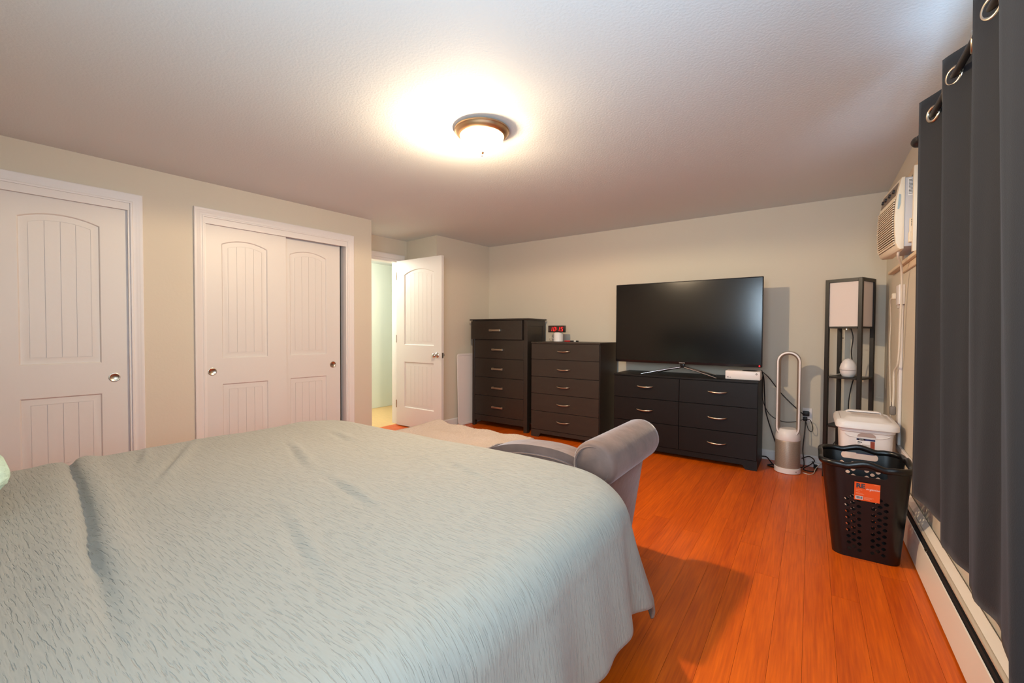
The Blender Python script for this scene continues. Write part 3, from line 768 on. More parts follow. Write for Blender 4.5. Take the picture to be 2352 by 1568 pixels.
bm = B(); bx(bm, -0.995, -0.955, TY + 0.012, TY + 0.045, 0.808, 0.86, 0.008, 2); finish('neck', bm, m_tvframe, root, smooth=40)
for (fx, fy) in ((-1.325, 4.035), (-0.665, 4.03), (-1.24, 4.31), (-0.72, 4.31)):
    p0 = Vector((-0.975 + 0.02 * (1 if fx > -0.975 else -1), TY + 0.025, 0.812)); p1 = Vector((fx, fy, 0.7405)); mid = p0.lerp(p1, 0.5) + Vector((0, 0, 0.002))
    bm = B(); tube(bm, [p0, mid, p1], lambda u: 0.012 - 0.0065 * u, 8, 6, flat=0.8); finish('stand_foot', bm, m_chrome, root, smooth=60)
# game console
console_root = root = thing('game_console', 'white slim game console with black round vent beside the television foot', 'game console', (-0.465, 4.1, 0.735))
bm = B(); bx(bm, -0.598, -0.340, 4.03, 4.17, 0.741, 0.812, 0.004, 2); finish('case', bm, m_whitepl, root, smooth=30)
bm = B(); lathe(bm, [(0.056, 0), (0.056, 0.003), (0.05, 0.0045), (0, 0.0045)], 36, (-0.422, 4.10, 0.812)); finish('vent', bm, m_ink, root, smooth=30)
bm = B()
for k in range(16):
    for j in range(2):
        a = 2 * PI * k / 16
    lathe(bm, [(0.003, 0), (0.003, 0.0004), (0, 0.0005)], 6, (-0.422 + 0.04 * math.cos(a), 4.10 + 0.04 * math.sin(a), 0.8165))
finish('vent_holes', bm, m_gap, root, smooth=0, kind='stuff')
bm = B(); bx(bm, -0.585, -0.572, 4.0292, 4.031, 0.755, 0.760); bx(bm, -0.563, -0.558, 4.0292, 4.031, 0.754, 0.759); finish('port', bm, m_ink, root, smooth=0)
bm = B(); R_ = Matrix.Rotation(PI / 2, 4, 'X'); lathe(bm, [(0.0075, 0), (0.0075, 0.0008), (0, 0.001)], 20, (-0.366, 4.0303, 0.792), R_); finish('emblem', bm, m_ink, root, smooth=30)
bm = B(); 
for s in (1, -1): tube(bm, [(-0.366 - 0.005, 4.0288, 0.792 - s * 0.005), (-0.366, 4.0288, 0.792 - s * 0.001), (-0.366 + 0.005, 4.0288, 0.792 + s * 0.005)] if s == 1 else [(-0.366 - 0.005, 4.0288, 0.797), (-0.366, 4.0288, 0.793), (-0.366 + 0.005, 4.0288, 0.787)], 0.0011, 5)
finish('emblem_cross', bm, m_print, root, smooth=0)
bm = B(); bx(bm, -0.59, -0.35, 4.04, 4.16, 0.735, 0.741); finish('foot', bm, m_ink, root, smooth=0)

# ------------------------------------------------------------------ bladeless tower fan
fan_root = root = thing('tower_fan', 'white and silver bladeless tower fan right of the low dresser', 'fan', (-0.147, 4.15, 0))
c = (-0.147, 4.15, 0)
bm = B(); lathe(bm, [(0.086, 0), (0.092, 0.004), (0.092, 0.040), (0.086, 0.044)], 40, c); finish('base', bm, m_whitepl, root, smooth=35)
bm = B(); lathe(bm, [(0.086, 0.044), (0.0875, 0.046), (0.087, 0.262), (0.085, 0.265)], 56, c); finish('air_filter', bm, m_mesh, root, smooth=35)
bm = B(); nrow, ncol = 34, 44
for r_ in range(nrow):
    z = 0.055 + r_ * 0.006
    for k in range(ncol):
        a = -PI / 2 + (k - ncol / 2 + 0.5 * (r_ % 2)) * 0.055
        ca, sa = math.cos(a), math.sin(a); R_ = 0.0879
        tx, ty = -sa, ca
        P_ = lambda du, dz: (c[0] + R_ * ca + tx * du, c[1] + R_ * sa + ty * du, z + dz)
        bm.faces.new([bm.verts.new(P_(*q)) for q in ((-0.0014, 0), (0, -0.0016), (0.0014, 0), (0, 0.0016))])
finish('grille_holes', bm, m_gap, root, smooth=-1, kind='stuff')
bm = B(); lathe(bm, [(0.086, 0.265), (0.088, 0.270), (0.087, 0.300), (0.080, 0.335), (0.062, 0.355), (0.0, 0.356)], 40, c); finish('collar', bm, m_whitepl, root, smooth=45)
# hoop: stadium ring
def stadium(w, z0, z1, n=16):
    r = w; out = []
    for k in range(n + 1): a = PI * k / n; out.append((r * math.cos(a), z1 - r + r * math.sin(a)))
    for k in range(n + 1): a = PI + PI * k / n; out.append((r * math.cos(a), z0 + r + r * math.sin(a)))
    return out
so, si = stadium(0.0835, 0.285, 0.985), stadium(0.056, 0.315, 0.955)
def hoop(name, layers, m_):
    bm = B(); rows = [[bm.verts.new((c[0] + x_, c[1] + y_, z_)) for x_, z_ in pp] for pp, y_ in layers]
    n = len(so)
    for A, C in zip(rows[:-1], rows[1:]):
        for k in range(n): bm.faces.new([A[k], A[(k+1) % n], C[(k+1) % n], C[k]])
    return finish(name, bm, m_, root, smooth=40)
mid_ = lambda f: [(a[0] * (1 - f) + b_[0] * f, a[1] * (1 - f) + b_[1] * f) for a, b_ in zip(so, si)]
hoop('hoop', [(mid_(0.15), -0.058), (so, -0.050), (so, 0.050), (mid_(0.3), 0.060)], m_silver)
hoop('hoop_lip', [(mid_(0.15), -0.058), (mid_(0.5), -0.060), (mid_(0.6), -0.050)], m_whitepl)
hoop('inner_duct', [(mid_(0.6), -0.050), (si, 0.0), (si, 0.045), (mid_(0.3), 0.060)], m_mesh)
bm = B(); lathe(bm, [(0.0055, 0), (0.0055, 0.001), (0, 0.0012)], 14, (-0.085, 4.0815, 0.021), Matrix.Rotation(PI / 2, 4, 'X') @ Matrix.Rotation(0.7, 4, 'Y')); finish('button', bm, m_silver, root, smooth=0)

# ------------------------------------------------------------------ shelf lamp
LC = Vector((0.2415, 4.235, 0)); LRZ = math.atan2(4.085 - 4.18, 0.296 - 0.083)
root = thing('shelf_lamp', 'black shelf floor lamp with white fabric shade in the right corner', 'floor lamp', LC, LRZ)
hs, pt_ = 0.120, 0.026
for sx in (-1, 1):
    for sy in (-1, 1):
        x0 = sx * hs - (pt_ if sx > 0 else 0); y0 = sy * hs - (pt_ if sy > 0 else 0)
        bm = B(); bx(bm, x0, x0 + pt_, y0, y0 + pt_, 0, 1.548, 0.0015, 1); finish('post', bm, m_blackmetal, root, world=False, smooth=30)
bm = B()
for z0, z1 in ((1.524, 1.548),):
    for s in (-1, 1):
        a = s * hs - (pt_ * 0.8 if s > 0 else 0); bx(bm, -hs + pt_, hs - pt_, a, a + pt_ * 0.8, z0, z1); bx(bm, a, a + pt_ * 0.8, -hs + pt_, hs - pt_, z0, z1)
finish('top_frame', bm, m_blackmetal, root, world=False, smooth=0)
for z in (1.170, 0.783, 0.400, 0.05):
    bm = B(); e = hs - 0.003
    prism(bm, [(-e + pt_, -e), (e - pt_, -e), (e - pt_, -e + pt_), (e, -e + pt_), (e, e - pt_), (e - pt_, e - pt_), (e - pt_, e), (-e + pt_, e), (-e + pt_, e - pt_), (-e, e - pt_), (-e, -e + pt_), (-e + pt_, -e + pt_)], 'z', z, z + 0.012)
    finish('shelf', bm, m_blackmetal, root, world=False, smooth=0)
bm = B(); e = hs - 0.012
for s in (-1, 1):
    bx(bm, -hs + pt_, hs - pt_, s * e - 0.001, s * e + 0.001, 1.184, 1.522); bx(bm, s * e - 0.001, s * e + 0.001, -hs + pt_, hs - pt_, 1.184, 1.522)
finish('lamp_shade', bm, m_shade, root, world=False, smooth=0)
bm = B(); tube(bm, [(0.0, 0.02, 1.17), (0.012, 0.03, 1.10), (0.0, 0.04, 1.0), (-0.01, 0.08, 0.92), (-0.012, 0.126, 0.80), (-0.03, 0.128, 0.70), (-0.045, 0.128, 0.58), (-0.05, 0.128, 0.42), (-0.10, 0.129, 0.30), (-0.16, 0.06, 0.16), (-0.20, 0.02, 0.10)], 0.004, 6, 6); finish('power_cord', bm, m_cordb, root, world=False, smooth=60)
bm = B(); lathe(bm, [(0.022, -0.012), (0.022, 0), (0.0, 0.0)], 18, (-0.02, 0, 1.17)); lathe(bm, [(0.0008, 0), (0.0008, 0.06)], 5, (-0.035, -0.02, 1.10)); lathe(bm, [(0, -0.006), (0.006, 0), (0, 0.006)], 10, (-0.035, -0.02, 1.095)); finish('pull_switch', bm, m_nickel, root, world=False, smooth=40)
# egg shaped diffuser on the shelf
root = thing('egg_diffuser', 'white egg shaped diffuser on the middle shelf of the floor lamp', 'diffuser', (0.236, 4.20, 0.795))
ec = (0.236, 4.20, 0.795)
bm = B(); lathe(bm, [(0.030, 0), (0.038, 0.004), (0.050, 0.03), (0.0535, 0.052)], 32, ec); finish('base', bm, m_whitepl, root, smooth=60)
bm = B(); lathe(bm, [(0.0525, 0.054), (0.0545, 0.056), (0.053, 0.075), (0.046, 0.10), (0.035, 0.122), (0.02, 0.137), (0.006, 0.143), (0, 0.1435)], 32, ec); finish('dome', bm, m_whitepl, root, smooth=60)
bm = B(); tube(bm, [(0.19, 4.22, 0.815), (0.16, 4.23, 0.808), (0.12, 4.22, 0.801), (0.095, 4.20, 0.70), (0.10, 4.20, 0.55), (0.085, 4.22, 0.35)], 0.002, 6, 5); finish('power_cord', bm, m_cordw, root, smooth=60)

# ------------------------------------------------------------------ lidded bin
BX0, BX1, BY0, BY1 = 0.150, 0.432, 3.42, 3.82
root = thing('lidded_bin', 'white plastic bin with a handled lid behind the black basket', 'storage bin', ((BX0 + BX1) / 2, (BY0 + BY1) / 2, 0))
def rr(x0, x1, y0, y1, r, n=5):
    out = []
    for cx, cy, a0 in ((x1 - r, y1 - r, 0), (x0 + r, y1 - r, PI / 2), (x0 + r, y0 + r, PI), (x1 - r, y0 + r, 1.5 * PI)):
        for k in range(n + 1): a = a0 + PI / 2 * k / n; out.append((cx + r * math.cos(a), cy + r * math.sin(a)))
    return out
def loft(bm, rings, capb=True, capt=True):
    rows = [[bm.verts.new((p[0], p[1], z)) for p in rg] for rg, z in rings]; n = len(rows[0])
    for A, C in zip(rows[:-1], rows[1:]):
        for k in range(n): bm.faces.new([A[k], A[(k+1) % n], C[(k+1) % n], C[k]])
    if capb: bm.faces.new(rows[0][::-1])
    if capt: bm.faces.new(rows[-1])
    return bm
def ins(o, r=0.05): return rr(BX0 + o, BX1 - o, BY0 + o, BY1 - o, r)
bm = B(); loft(bm, [(ins(0.035), 0.0), (ins(0.028), 0.01), (ins(0.010), 0.505), (ins(0.010), 0.51), (ins(0.003), 0.516), (ins(0.0), 0.555)])
finish('tub', bm, m_whitepl, root, smooth=35)
bm = B(); loft(bm, [(ins(-0.012), 0.534), (ins(-0.015), 0.538), (ins(-0.014), 0.566), (ins(-0.006, .055), 0.580), (ins(0.010), 0.586), (ins(0.016), 0.581), (ins(0.024), 0.583), (ins(0.045), 0.600), (ins(0.065), 0.604)])
finish('lid', bm, m_whitepl, root, smooth=35)
bm = B(); prism(bm, [(0.195, 0.600), (0.385, 0.600), (0.38, 0.612), (0.36, 0.618), (0.22, 0.618), (0.20, 0.612)], 'y', 3.66, 3.70, 0.008, 2); finish('lid_handle', bm, m_whitepl, root, smooth=40)
bm = B(); loft(bm, [(rr(0.22, 0.37, 3.55, 3.75, 0.03), 0.6042), (rr(0.225, 0.365, 3.555, 3.745, 0.03), 0.6048)]); finish('grip_hollow_shade', bm, mat('shaded_plastic', srgb(214, 202, 196), 0.5), root, smooth=0)  # thin flat patch, the hollow's shade is put into its colour
fy = lambda z: BY0 + 0.028 - 0.018 * (z - 0.01) / 0.495
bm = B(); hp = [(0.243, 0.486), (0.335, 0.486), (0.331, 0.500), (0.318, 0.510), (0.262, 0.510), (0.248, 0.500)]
bm.faces.new([bm.verts.new((p[0], BY0 + 0.008, p[1])) for p in hp]); finish('hand_slot', bm, mat('recess_shade', srgb(176, 150, 140), 0.6), root, smooth=0)  # flat face, shade of the hand slot painted in tan
bm = B(); tube(bm, [(BX0 + 0.03, BY0 + 0.013, 0.502), (0.20, BY0 + 0.0105, 0.486), (0.243, BY0 + 0.0105, 0.482), (0.335, BY0 + 0.0105, 0.482), (0.37, BY0 + 0.0105, 0.487), (BX1 - 0.03, BY0 + 0.013, 0.502)], 0.003, 6, 4); finish('swage_line', bm, m_whitepl, root, smooth=60)
LX = lambda x_: 0.241 + (x_ - 0.245) * 0.874
LZ = lambda z_: 0.378 + (z_ - 0.285) * 0.764
def sticker(nm, x0, x1, z0, z1, m_, lift):
    x0, x1, z0, z1 = LX(x0), LX(x1), LZ(z0), LZ(z1)
    bm = B(); bm.faces.new([bm.verts.new((x_, fy(z_) - lift, z_)) for x_, z_ in ((x0, z0), (x1, z0), (x1, z1), (x0, z1))]); return finish(nm, bm, m_, root, smooth=0)
sticker('label', 0.245, 0.348, 0.285, 0.412, m_print, 0.001)
sticker('label_band', 0.245, 0.348, 0.398, 0.412, m_navy, 0.0016); sticker('label_band', 0.245, 0.348, 0.285, 0.307, m_navy, 0.0016)
sticker('label_band', 0.245, 0.348, 0.308, 0.318, m_red, 0.0016); sticker('label_photo', 0.322, 0.346, 0.32, 0.396, mat('label_photo_print', srgb(150, 64, 44), 0.5, noise=((60, 60, 30), 0.6)), 0.0016)
sticker('label_photo', 0.276, 0.320, 0.325, 0.366, mat('label_photo_grey', srgb(204, 198, 192), 0.5, noise=((90, 60, 60), 0.2)), 0.0018)
bm = B(); lathe(bm, [(0.0, 0.0), (1.0, 0.0)], 24, (0, 0, 0), Matrix.Translation((LX(0.272), fy(LZ(0.4045)) - 0.0022, LZ(0.4045))) @ Matrix.Diagonal((0.02, 1, 0.0055, 1)) @ Matrix.Rotation(PI / 2, 4, 'X')); finish('label_badge', bm, m_red, root, smooth=0)
bm = B(); text_bm(bm, 'Sterilite', lambda x_, y_: (LX(0.272) + x_, fy(LZ(0.4045)) - 0.0026, LZ(0.4045) + y_), 0.0075, 0.15); finish('lettering', bm, m_print, root, smooth=0)
bm = B(); text_bm(bm, 'Ultra', lambda x_, y_: (LX(0.262) + x_, fy(LZ(0.383)) - 0.0022, LZ(0.383) + y_), 0.012, bold=0.0004); text_bm(bm, 'Latch', lambda x_, y_: (LX(0.259) + x_, fy(LZ(0.37)) - 0.0022, LZ(0.37) + y_), 0.006); finish('lettering', bm, m_ink, root, smooth=0)

# ------------------------------------------------------------------ laundry basket
KX0, KX1, KY0, KY1 = 0.105, 0.372, 2.745, 2.985      # at the floor
TX0_, TX1_, TY0_, TY1_ = 0.050, 0.402, 2.665, 3.045     # at the rim
KH = 0.487
root = thing('laundry_basket', 'black perforated plastic laundry basket with an orange label by the heater', 'laundry basket', (0.238, 2.865, 0))
def lerp(a, b_, t): return a + (b_ - a) * t
def kz(z): return max(0, z) / KH
def corner_r(z): return 0.05 + 0.02 * kz(z)
def rim_wave(u): return 0.015 * math.exp(-((u - 0.5) / 0.20) ** 2) - 0.005 * math.exp(-((u - 0.15) / 0.10) ** 2) - 0.005 * math.exp(-((u - 0.85) / 0.10) ** 2)
bm = B()
def diamond(u, v, du, dv, n=2): 
    pts = []
    cs = [(u, v - dv), (u + du, v), (u, v + dv), (u - du, v)]
    for k in range(4):
        a, b_ = cs[k], cs[(k + 1) % 4]
        for f in (0.22, 0.78): pts.append((lerp(a[0], b_[0], f), lerp(a[1], b_[1], f)))
    return pts
def side(P, L, slot, cols):
    """P(u,z)->point, u along the flat part 0..L(metres at mid height)"""
    N = 24
    outer = [(L * k / N, 0.0) for k in range(N + 1)] + [(L * k / N, KH + rim_wave(k / N)) for k in range(N, -1, -1)]
    loops = [outer]
    if slot:
        s0, s1 = slot; zc = KH - 0.038; lp = []
        for k in range(9): a = -PI / 2 + PI * k / 8; lp.append((s1 - 0.012 + 0.012 * math.cos(a), zc + 0.017 * math.sin(a) ))
        for k in range(9): a = PI / 2 + PI * k / 8; lp.append((s0 + 0.012 + 0.012 * math.cos(a), zc + 0.017 * math.sin(a)))
        lp2 = []
        for q in lp: lp2.append((q[0], q[1] + 0.010 * math.exp(-((q[0] / L - 0.5) / 0.20) ** 2)))
        loops.append(lp2)
    for (u, z) in cols: loops.append(diamond(u, z, 0.0122, 0.0112))
    V, T = fill2d(loops); vv = [bm.verts.new(P(u / L, z)) for u, z in V]
    for t in T: bm.faces.new([vv[i] for i in t])
def inner(z):
    t = kz(z); r = corner_r(z)
    return lerp(KX0, TX0_, t), lerp(KX1, TX1_, t), lerp(KY0, TY0_, t), lerp(KY1, TY1_, t), r
def Pf(u, z): x0, x1, y0, y1, r = inner(z); return (lerp(x0 + r, x1 - r, u), y0, z)
def Pb(u, z): x0, x1, y0, y1, r = inner(z); return (lerp(x0 + r, x1 - r, u), y1, z)
def Pl(u, z): x0, x1, y0, y1, r = inner(z); return (x0, lerp(y0 + r, y1 - r, u), z)
def Pr(u, z): x0, x1, y0, y1, r = inner(z); return (x1, lerp(y0 + r, y1 - r, u), z)
LF, LS = 0.19, 0.19
def cols_for(L, lo, hi):
    out = []
    for band in (0.24, 0.77):
        for r_ in range(14):
            for k in (-1, 0, 1):
                zz = 0.045 + r_ * 0.033 + (0.0165 if k == 0 else 0); u = L * band + k * 0.0225
                if 0.012 < u < L - 0.012 and lo < zz < hi: out.append((u, zz))
    return out
side(Pf, LF, (0.022, 0.168), cols_for(LF, 0.03, 0.335)); side(Pb, LF, (0.022, 0.168), cols_for(LF, 0.03, 0.41)); side(Pl, LS, (0.035, 0.155), cols_for(LS, 0.03, 0.40)); side(Pr, LS, (0.035, 0.155), cols_for(LS, 0.03, 0.40))
# rounded corners and bottom
zs = [0, KH]
for cx, cy, a0 in ((1, 1, 0), (0, 1, PI / 2), (0, 0, PI), (1, 0, 1.5 * PI)):
    rows = []
    for z in zs:
        x0, x1, y0, y1, r = inner(z); px = (x1 - r) if cx else (x0 + r); py = (y1 - r) if cy else (y0 + r)
        zz = z + (rim_wave(0) if z == KH else 0)
        rows.append([bm.verts.new((px + r * math.cos(a0 + PI / 2 * k / 8), py + r * math.sin(a0 + PI / 2 * k / 8), zz)) for k in range(9)])
    for k in range(8): bm.faces.new([rows[0][k], rows[0][k+1], rows[1][k+1], rows[1][k]])
x0, x1, y0, y1, r = inner(0); bm.faces.new([bm.verts.new((p[0], p[1], 0.0)) for p in rr(x0, x1, y0, y1, r, 8)])
bmesh.ops.remove_doubles(bm, verts=bm.verts, dist=1e-4)
bmesh.ops.recalc_face_normals(bm, faces=bm.faces)
bmesh.ops.solidify(bm, geom=bm.faces[:], thickness=0.004)
o = finish('body', bm, m_basket, root, smooth=30)
x0, x1, y0, y1, r = inner(KH)
path = []
for P_, rev in ((Pf, False), (Pr, False), (Pb, True), (Pl, True)):
    for k in range(0, 17):
        u = k / 16; u = 1 - u if rev else u
        p = P_(u, KH); path.append(Vector((p[0], p[1], KH + rim_wave(u) - 0.004)))
    q = path[-1]; 
    # corner arc
    cxy = {0: (x1 - r, y0 + r, -PI / 2), 1: (x1 - r, y1 - r, 0), 2: (x0 + r, y1 - r, PI / 2), 3: (x0 + r, y0 + r, PI)}[[Pf, Pr, Pb, Pl].index(P_)]
    for k in range(1, 6):
        a = cxy[2] + PI / 2 * k / 6; path.append(Vector((cxy[0] + r * math.cos(a), cxy[1] + r * math.sin(a), KH - 0.004 + rim_wave(0))))
bm = B(); tube(bm, path, 0.0115, 10, closed=True, flat=1.35); finish('rim', bm, m_basket, root, smooth=60)
# orange label on the front
def lab(nm, u0, u1, z0, z1, m_, lift=0.004):
    bm = B(); bx_ = [(u0, z0), (u1, z0), (u1, z1), (u0, z1)]
    fr = []
    for u, z in bx_:
        yb = lerp(KY0, TY0_, kz(z)); fr.append((u, yb - lift, z))
    bm.faces.new([bm.verts.new(p) for p in fr]); return finish(nm, bm, m_, root, smooth=0)
LBX0, LBX1, LBZ0, LBZ1 = 0.184, 0.281, 0.312, 0.405
lab('label', LBX0, LBX1, LBZ0, LBZ1, m_orange)
def labmap(ox, oz): return lambda x_, y_: (ox + x_, lerp(KY0, TY0_, kz(oz + y_)) - 0.0048, oz + y_)
bm = B(); text_bm(bm, 'RE', labmap(LBX0 + 0.006, 0.386), 0.031, align='LEFT', bold=0.0012); finish('lettering', bm, m_teal, root, smooth=0)
bm = B(); text_bm(bm, 'organise', labmap(LBX0 + 0.043, 0.375), 0.0155, 0.35, align='LEFT'); finish('lettering', bm, m_print, root, smooth=0)
lab('barcode_patch', LBX0 + 0.005, LBX0 + 0.034, 0.317, 0.334, m_print, 0.0046)
bm = B(); xx = LBX0 + 0.0075
while xx < LBX0 + 0.0315:
    w_ = random.choice((0.0006, 0.0012, 0.0018)); z0, z1 = 0.320, 0.332
    bm.faces.new([bm.verts.new((a, lerp(KY0, TY0_, kz(z)) - 0.0052, z)) for a, z in ((xx, z0), (xx + w_, z0), (xx + w_, z1), (xx, z1))]); xx += w_ + random.choice((0.0007, 0.0012))
finish('barcode', bm, m_ink, root, smooth=0)
bm = B()
for (a, b_, z) in ((0.006, 0.030, 0.388), (0.006, 0.022, 0.381), (0.006, 0.032, 0.371), (0.006, 0.038, 0.366), (0.038, 0.075, 0.353), (0.038, 0.068, 0.348), (0.038, 0.060, 0.343), (0.075, 0.092, 0.423)):
    bm.faces.new([bm.verts.new((LBX0 + q, lerp(KY0, TY0_, kz(zz)) - 0.0047, zz)) for q, zz in ((a, z - 0.023), (b_, z - 0.023), (b_, z - 0.0214), (a, z - 0.0214))])
finish('fine_print', bm, mat('pale_orange_print', srgb(250, 170, 130), 0.5), root, smooth=0, kind='stuff')

# ------------------------------------------------------------------ curtain, rod
RX_, RZ_ = 0.365, 1.962
root = thing('curtain_rod', 'black curtain rod with ball end threaded through the curtain rings', 'curtain rod', (RX_, 1.4, RZ_))
bm = B(); tube(bm, [(RX_, 0.0, RZ_), (RX_, 2.52, RZ_)], 0.0105, 14); finish('rod', bm, m_blackmetal, root, smooth=60)
bm = B(); lathe(bm, [(0.0115, -0.045), (0.0135, -0.03), (0.013, -0.012), (0.019, -0.004), (0.0235, 0.012), (0.0235, 0.022), (0.017, 0.036), (0, 0.043)], 20, (RX_, 2.53, RZ_), Matrix.Rotation(-PI / 2, 4, 'X')); finish('finial', bm, m_blackmetal, root, smooth=60)
for yb in (2.40, 0.02):
    bm = B(); tube(bm, [(RX_, yb, RZ_ - 0.012), (RX_ + 0.03, yb, RZ_ - 0.02), (XR - 0.005, yb, RZ_ - 0.02)], 0.006, 8, 4); lathe(bm, [(0.022, 0), (0.02, 0.008), (0, 0.009)], 16, (XR, yb, RZ_ - 0.02), Matrix.Rotation(-PI / 2, 4, 'Y')); finish('bracket', bm, m_blackmetal, root, smooth=40)

root = thing('curtain', 'dark navy blackout curtain with metal rings at the right window', 'curtain', (0.35, 1.7, 0))
topP = [(2.315, 0.334), (2.205, 0.392), (2.000, 0.343), (1.910, 0.396), (1.655, 0.340), (1.585, 0.378), (1.44, 0.334), (1.34, 0.352), (1.22, 0.400), (1.08, 0.432)]
botP = [(2.42, 0.356), (2.115, 0.396), (1.885, 0.350), (1.70, 0.376), (1.59, 0.350), (1.42, 0.366), (1.20, 0.322), (1.12, 0.345), (1.04, 0.395), (0.96, 0.432)]
ZC0, ZC1 = 0.452, 2.037
NS = 8; NZ = 46
def cline(P): return catmull([(p[1], p[0], 0) for p in P], NS)
def fold(P, soft):
    A = [Vector((p[1], p[0], 0)) for p in P]; out = []
    for i in range(len(A) - 1):
        for k in range(NS): 
            t = k / NS; out.append(A[i].lerp(A[i+1], t))
    out.append(A[-1])
    C = cline(P)
    return [a.lerp(c_, soft) for a, c_ in zip(out, C)]
tl, bl = fold(topP, 0.25), fold(botP, 0.45)
bm = B(); rows = []
for j in range(NZ + 1):
    v = j / NZ; z = ZC1 + (ZC0 - ZC1) * v
    row = []
    for i, (a, b_) in enumerate(zip(tl, bl)):
        w_ = v ** 1.15; p = a.lerp(b_, w_)
        ends = 0 if i in (0, len(tl) - 1) else 1
        p = p + Vector((0.004 * math.sin(i * 0.9 + v * 5) * v * ends, 0.006 * math.sin(v * 7 + i * 0.35) * v, 0))
        row.append(bm.verts.new((p.x, p.y, z)))
    rows.append(row)
for A, C in zip(rows[:-1], rows[1:]):
    for k in range(len(A) - 1): bm.faces.new([A[k], A[k+1], C[k+1], C[k]])
o = finish('fabric', bm, m_curtain, root, smooth=60)
md = o.modifiers.new('thickness', 'SOLIDIFY'); md.thickness = 0.003; md.offset = 0
for i in range(len(topP) - 2):
    a, b_ = Vector((topP[i][1], topP[i][0], RZ_)), Vector((topP[i+1][1], topP[i+1][0], RZ_))
    if not (min(a.x, b_.x) < RX_ < max(a.x, b_.x)): continue
    f = (RX_ - a.x) / (b_.x - a.x); cpt = a.lerp(b_, f); d_ = (b_ - a).normalized(); u_ = Vector((0, 0, 1))
    nrm = d_.cross(u_)
    bm = B(); tube(bm, [cpt + d_ * 0.026 * math.cos(q) + u_ * 0.026 * math.sin(q) for q in [2 * PI * k / 28 for k in range(28)]], 0.0062, 8, closed=True); finish('grommet', bm, m_nickel, root, smooth=60)

# ------------------------------------------------------------------ baseboard heater
root = thing('baseboard_heater', 'cream metal baseboard heater along the foot of the right wall', 'heater', (0.45, 2.0, 0))
HY0, HY1 = YR + 0.02, 4.42
bm = B(); prism(bm, [(0.425, 0.012), (0.427, 0.083), (0.4335, 0.147), (0.437, 0.149), (0.437, 0.143), (0.4305, 0.083), (0.4285, 0.012)][::-1], 'y', HY0, HY1); finish('front_panel', bm, m_heater, root, smooth=25)
bm = B(); prism(bm, [(0.468, 0.0), (0.468, 0.231), (0.466, 0.232), (0.4475, 0.205), (0.4495, 0.202), (0.464, 0.224), (0.464, 0.0)], 'y', HY0, HY1); finish('back_panel', bm, m_heater, root, smooth=25)
bm = B(); tube(bm, [(0.4455, HY0, 0.1945), (0.4455, HY1, 0.1945)], 0.0085, 10); finish('damper', bm, mat('damper_enamel', srgb(196, 178, 156), 0.35), root, smooth=50)
bm = B(); bx(bm, 0.440, 0.468, HY0 + 0.01, HY1 - 0.01, 0.02, 0.17); finish('fin_core', bm, m_gap, root, smooth=0)
for yb in (1.55, 2.62): 
    bm = B(); prism(bm, [(0.434, 0.150), (0.452, 0.172), (0.452, 0.176), (0.433, 0.154)], 'y', yb, yb + 0.03); finish('damper_clip', bm, m_nickel, root, smooth=0)

# ------------------------------------------------------------------ air conditioner with its small window
root = thing('window_2', None, None, kind='structure')
bm = B()
y0, y1, z0, z1 = W2
bx(bm, XR - 0.014, XR, y0 - 0.06, y0, z0 - 0.02, z1 + 0.04, 0.003); bx(bm, XR - 0.014, XR, y1, y1 + 0.06, z0 - 0.02, z1 + 0.04, 0.003); bx(bm, XR - 0.014, XR, y0, y1, z1, z1 + 0.04, 0.003)
finish('casing', bm, m_sill, root, smooth=30)
bm = B(); bx(bm, XR - 0.030, XR + 0.05, y0 - 0.09, 4.10, z0 - 0.022, z0, 0.004); finish('sill', bm, m_sill, root, smooth=30)
bm = B(); bx(bm, XR - 0.012, XR, y0 - 0.06, 3.66, z0 - 0.062, z0 - 0.022, 0.003); finish('apron', bm, m_sill, root, smooth=30)
bm = B(); bx(bm, XR + 0.05, XR + 0.08, y0, y0 + 0.03, z0, z1); bx(bm, XR + 0.05, XR + 0.08, 3.12, 3.15, z0, z1); finish('sash', bm, m_trim, root, smooth=0)
bm = B(); bx(bm, XR + 0.064, XR + 0.068, y0 + 0.03, 3.12, z0, z1); finish('pane', bm, m_glass, root, smooth=0)

ac_root = root = thing('air_conditioner', 'cream window air conditioner mounted high on the right wall', 'air conditioner', (0.42, 3.41, 1.6))
bm = B(); bx(bm, XR - 0.036, XR + 0.02, 3.15, 3.178, 1.577, 2.04, 0.003); finish('side_flange', bm, m_cream, root, smooth=30)
bm = B(); bx(bm, 0.408, XR + 0.10, 3.205, 3.60, 1.615, 1.995, 0.003); finish('case', bm, m_grayac, root, smooth=30)
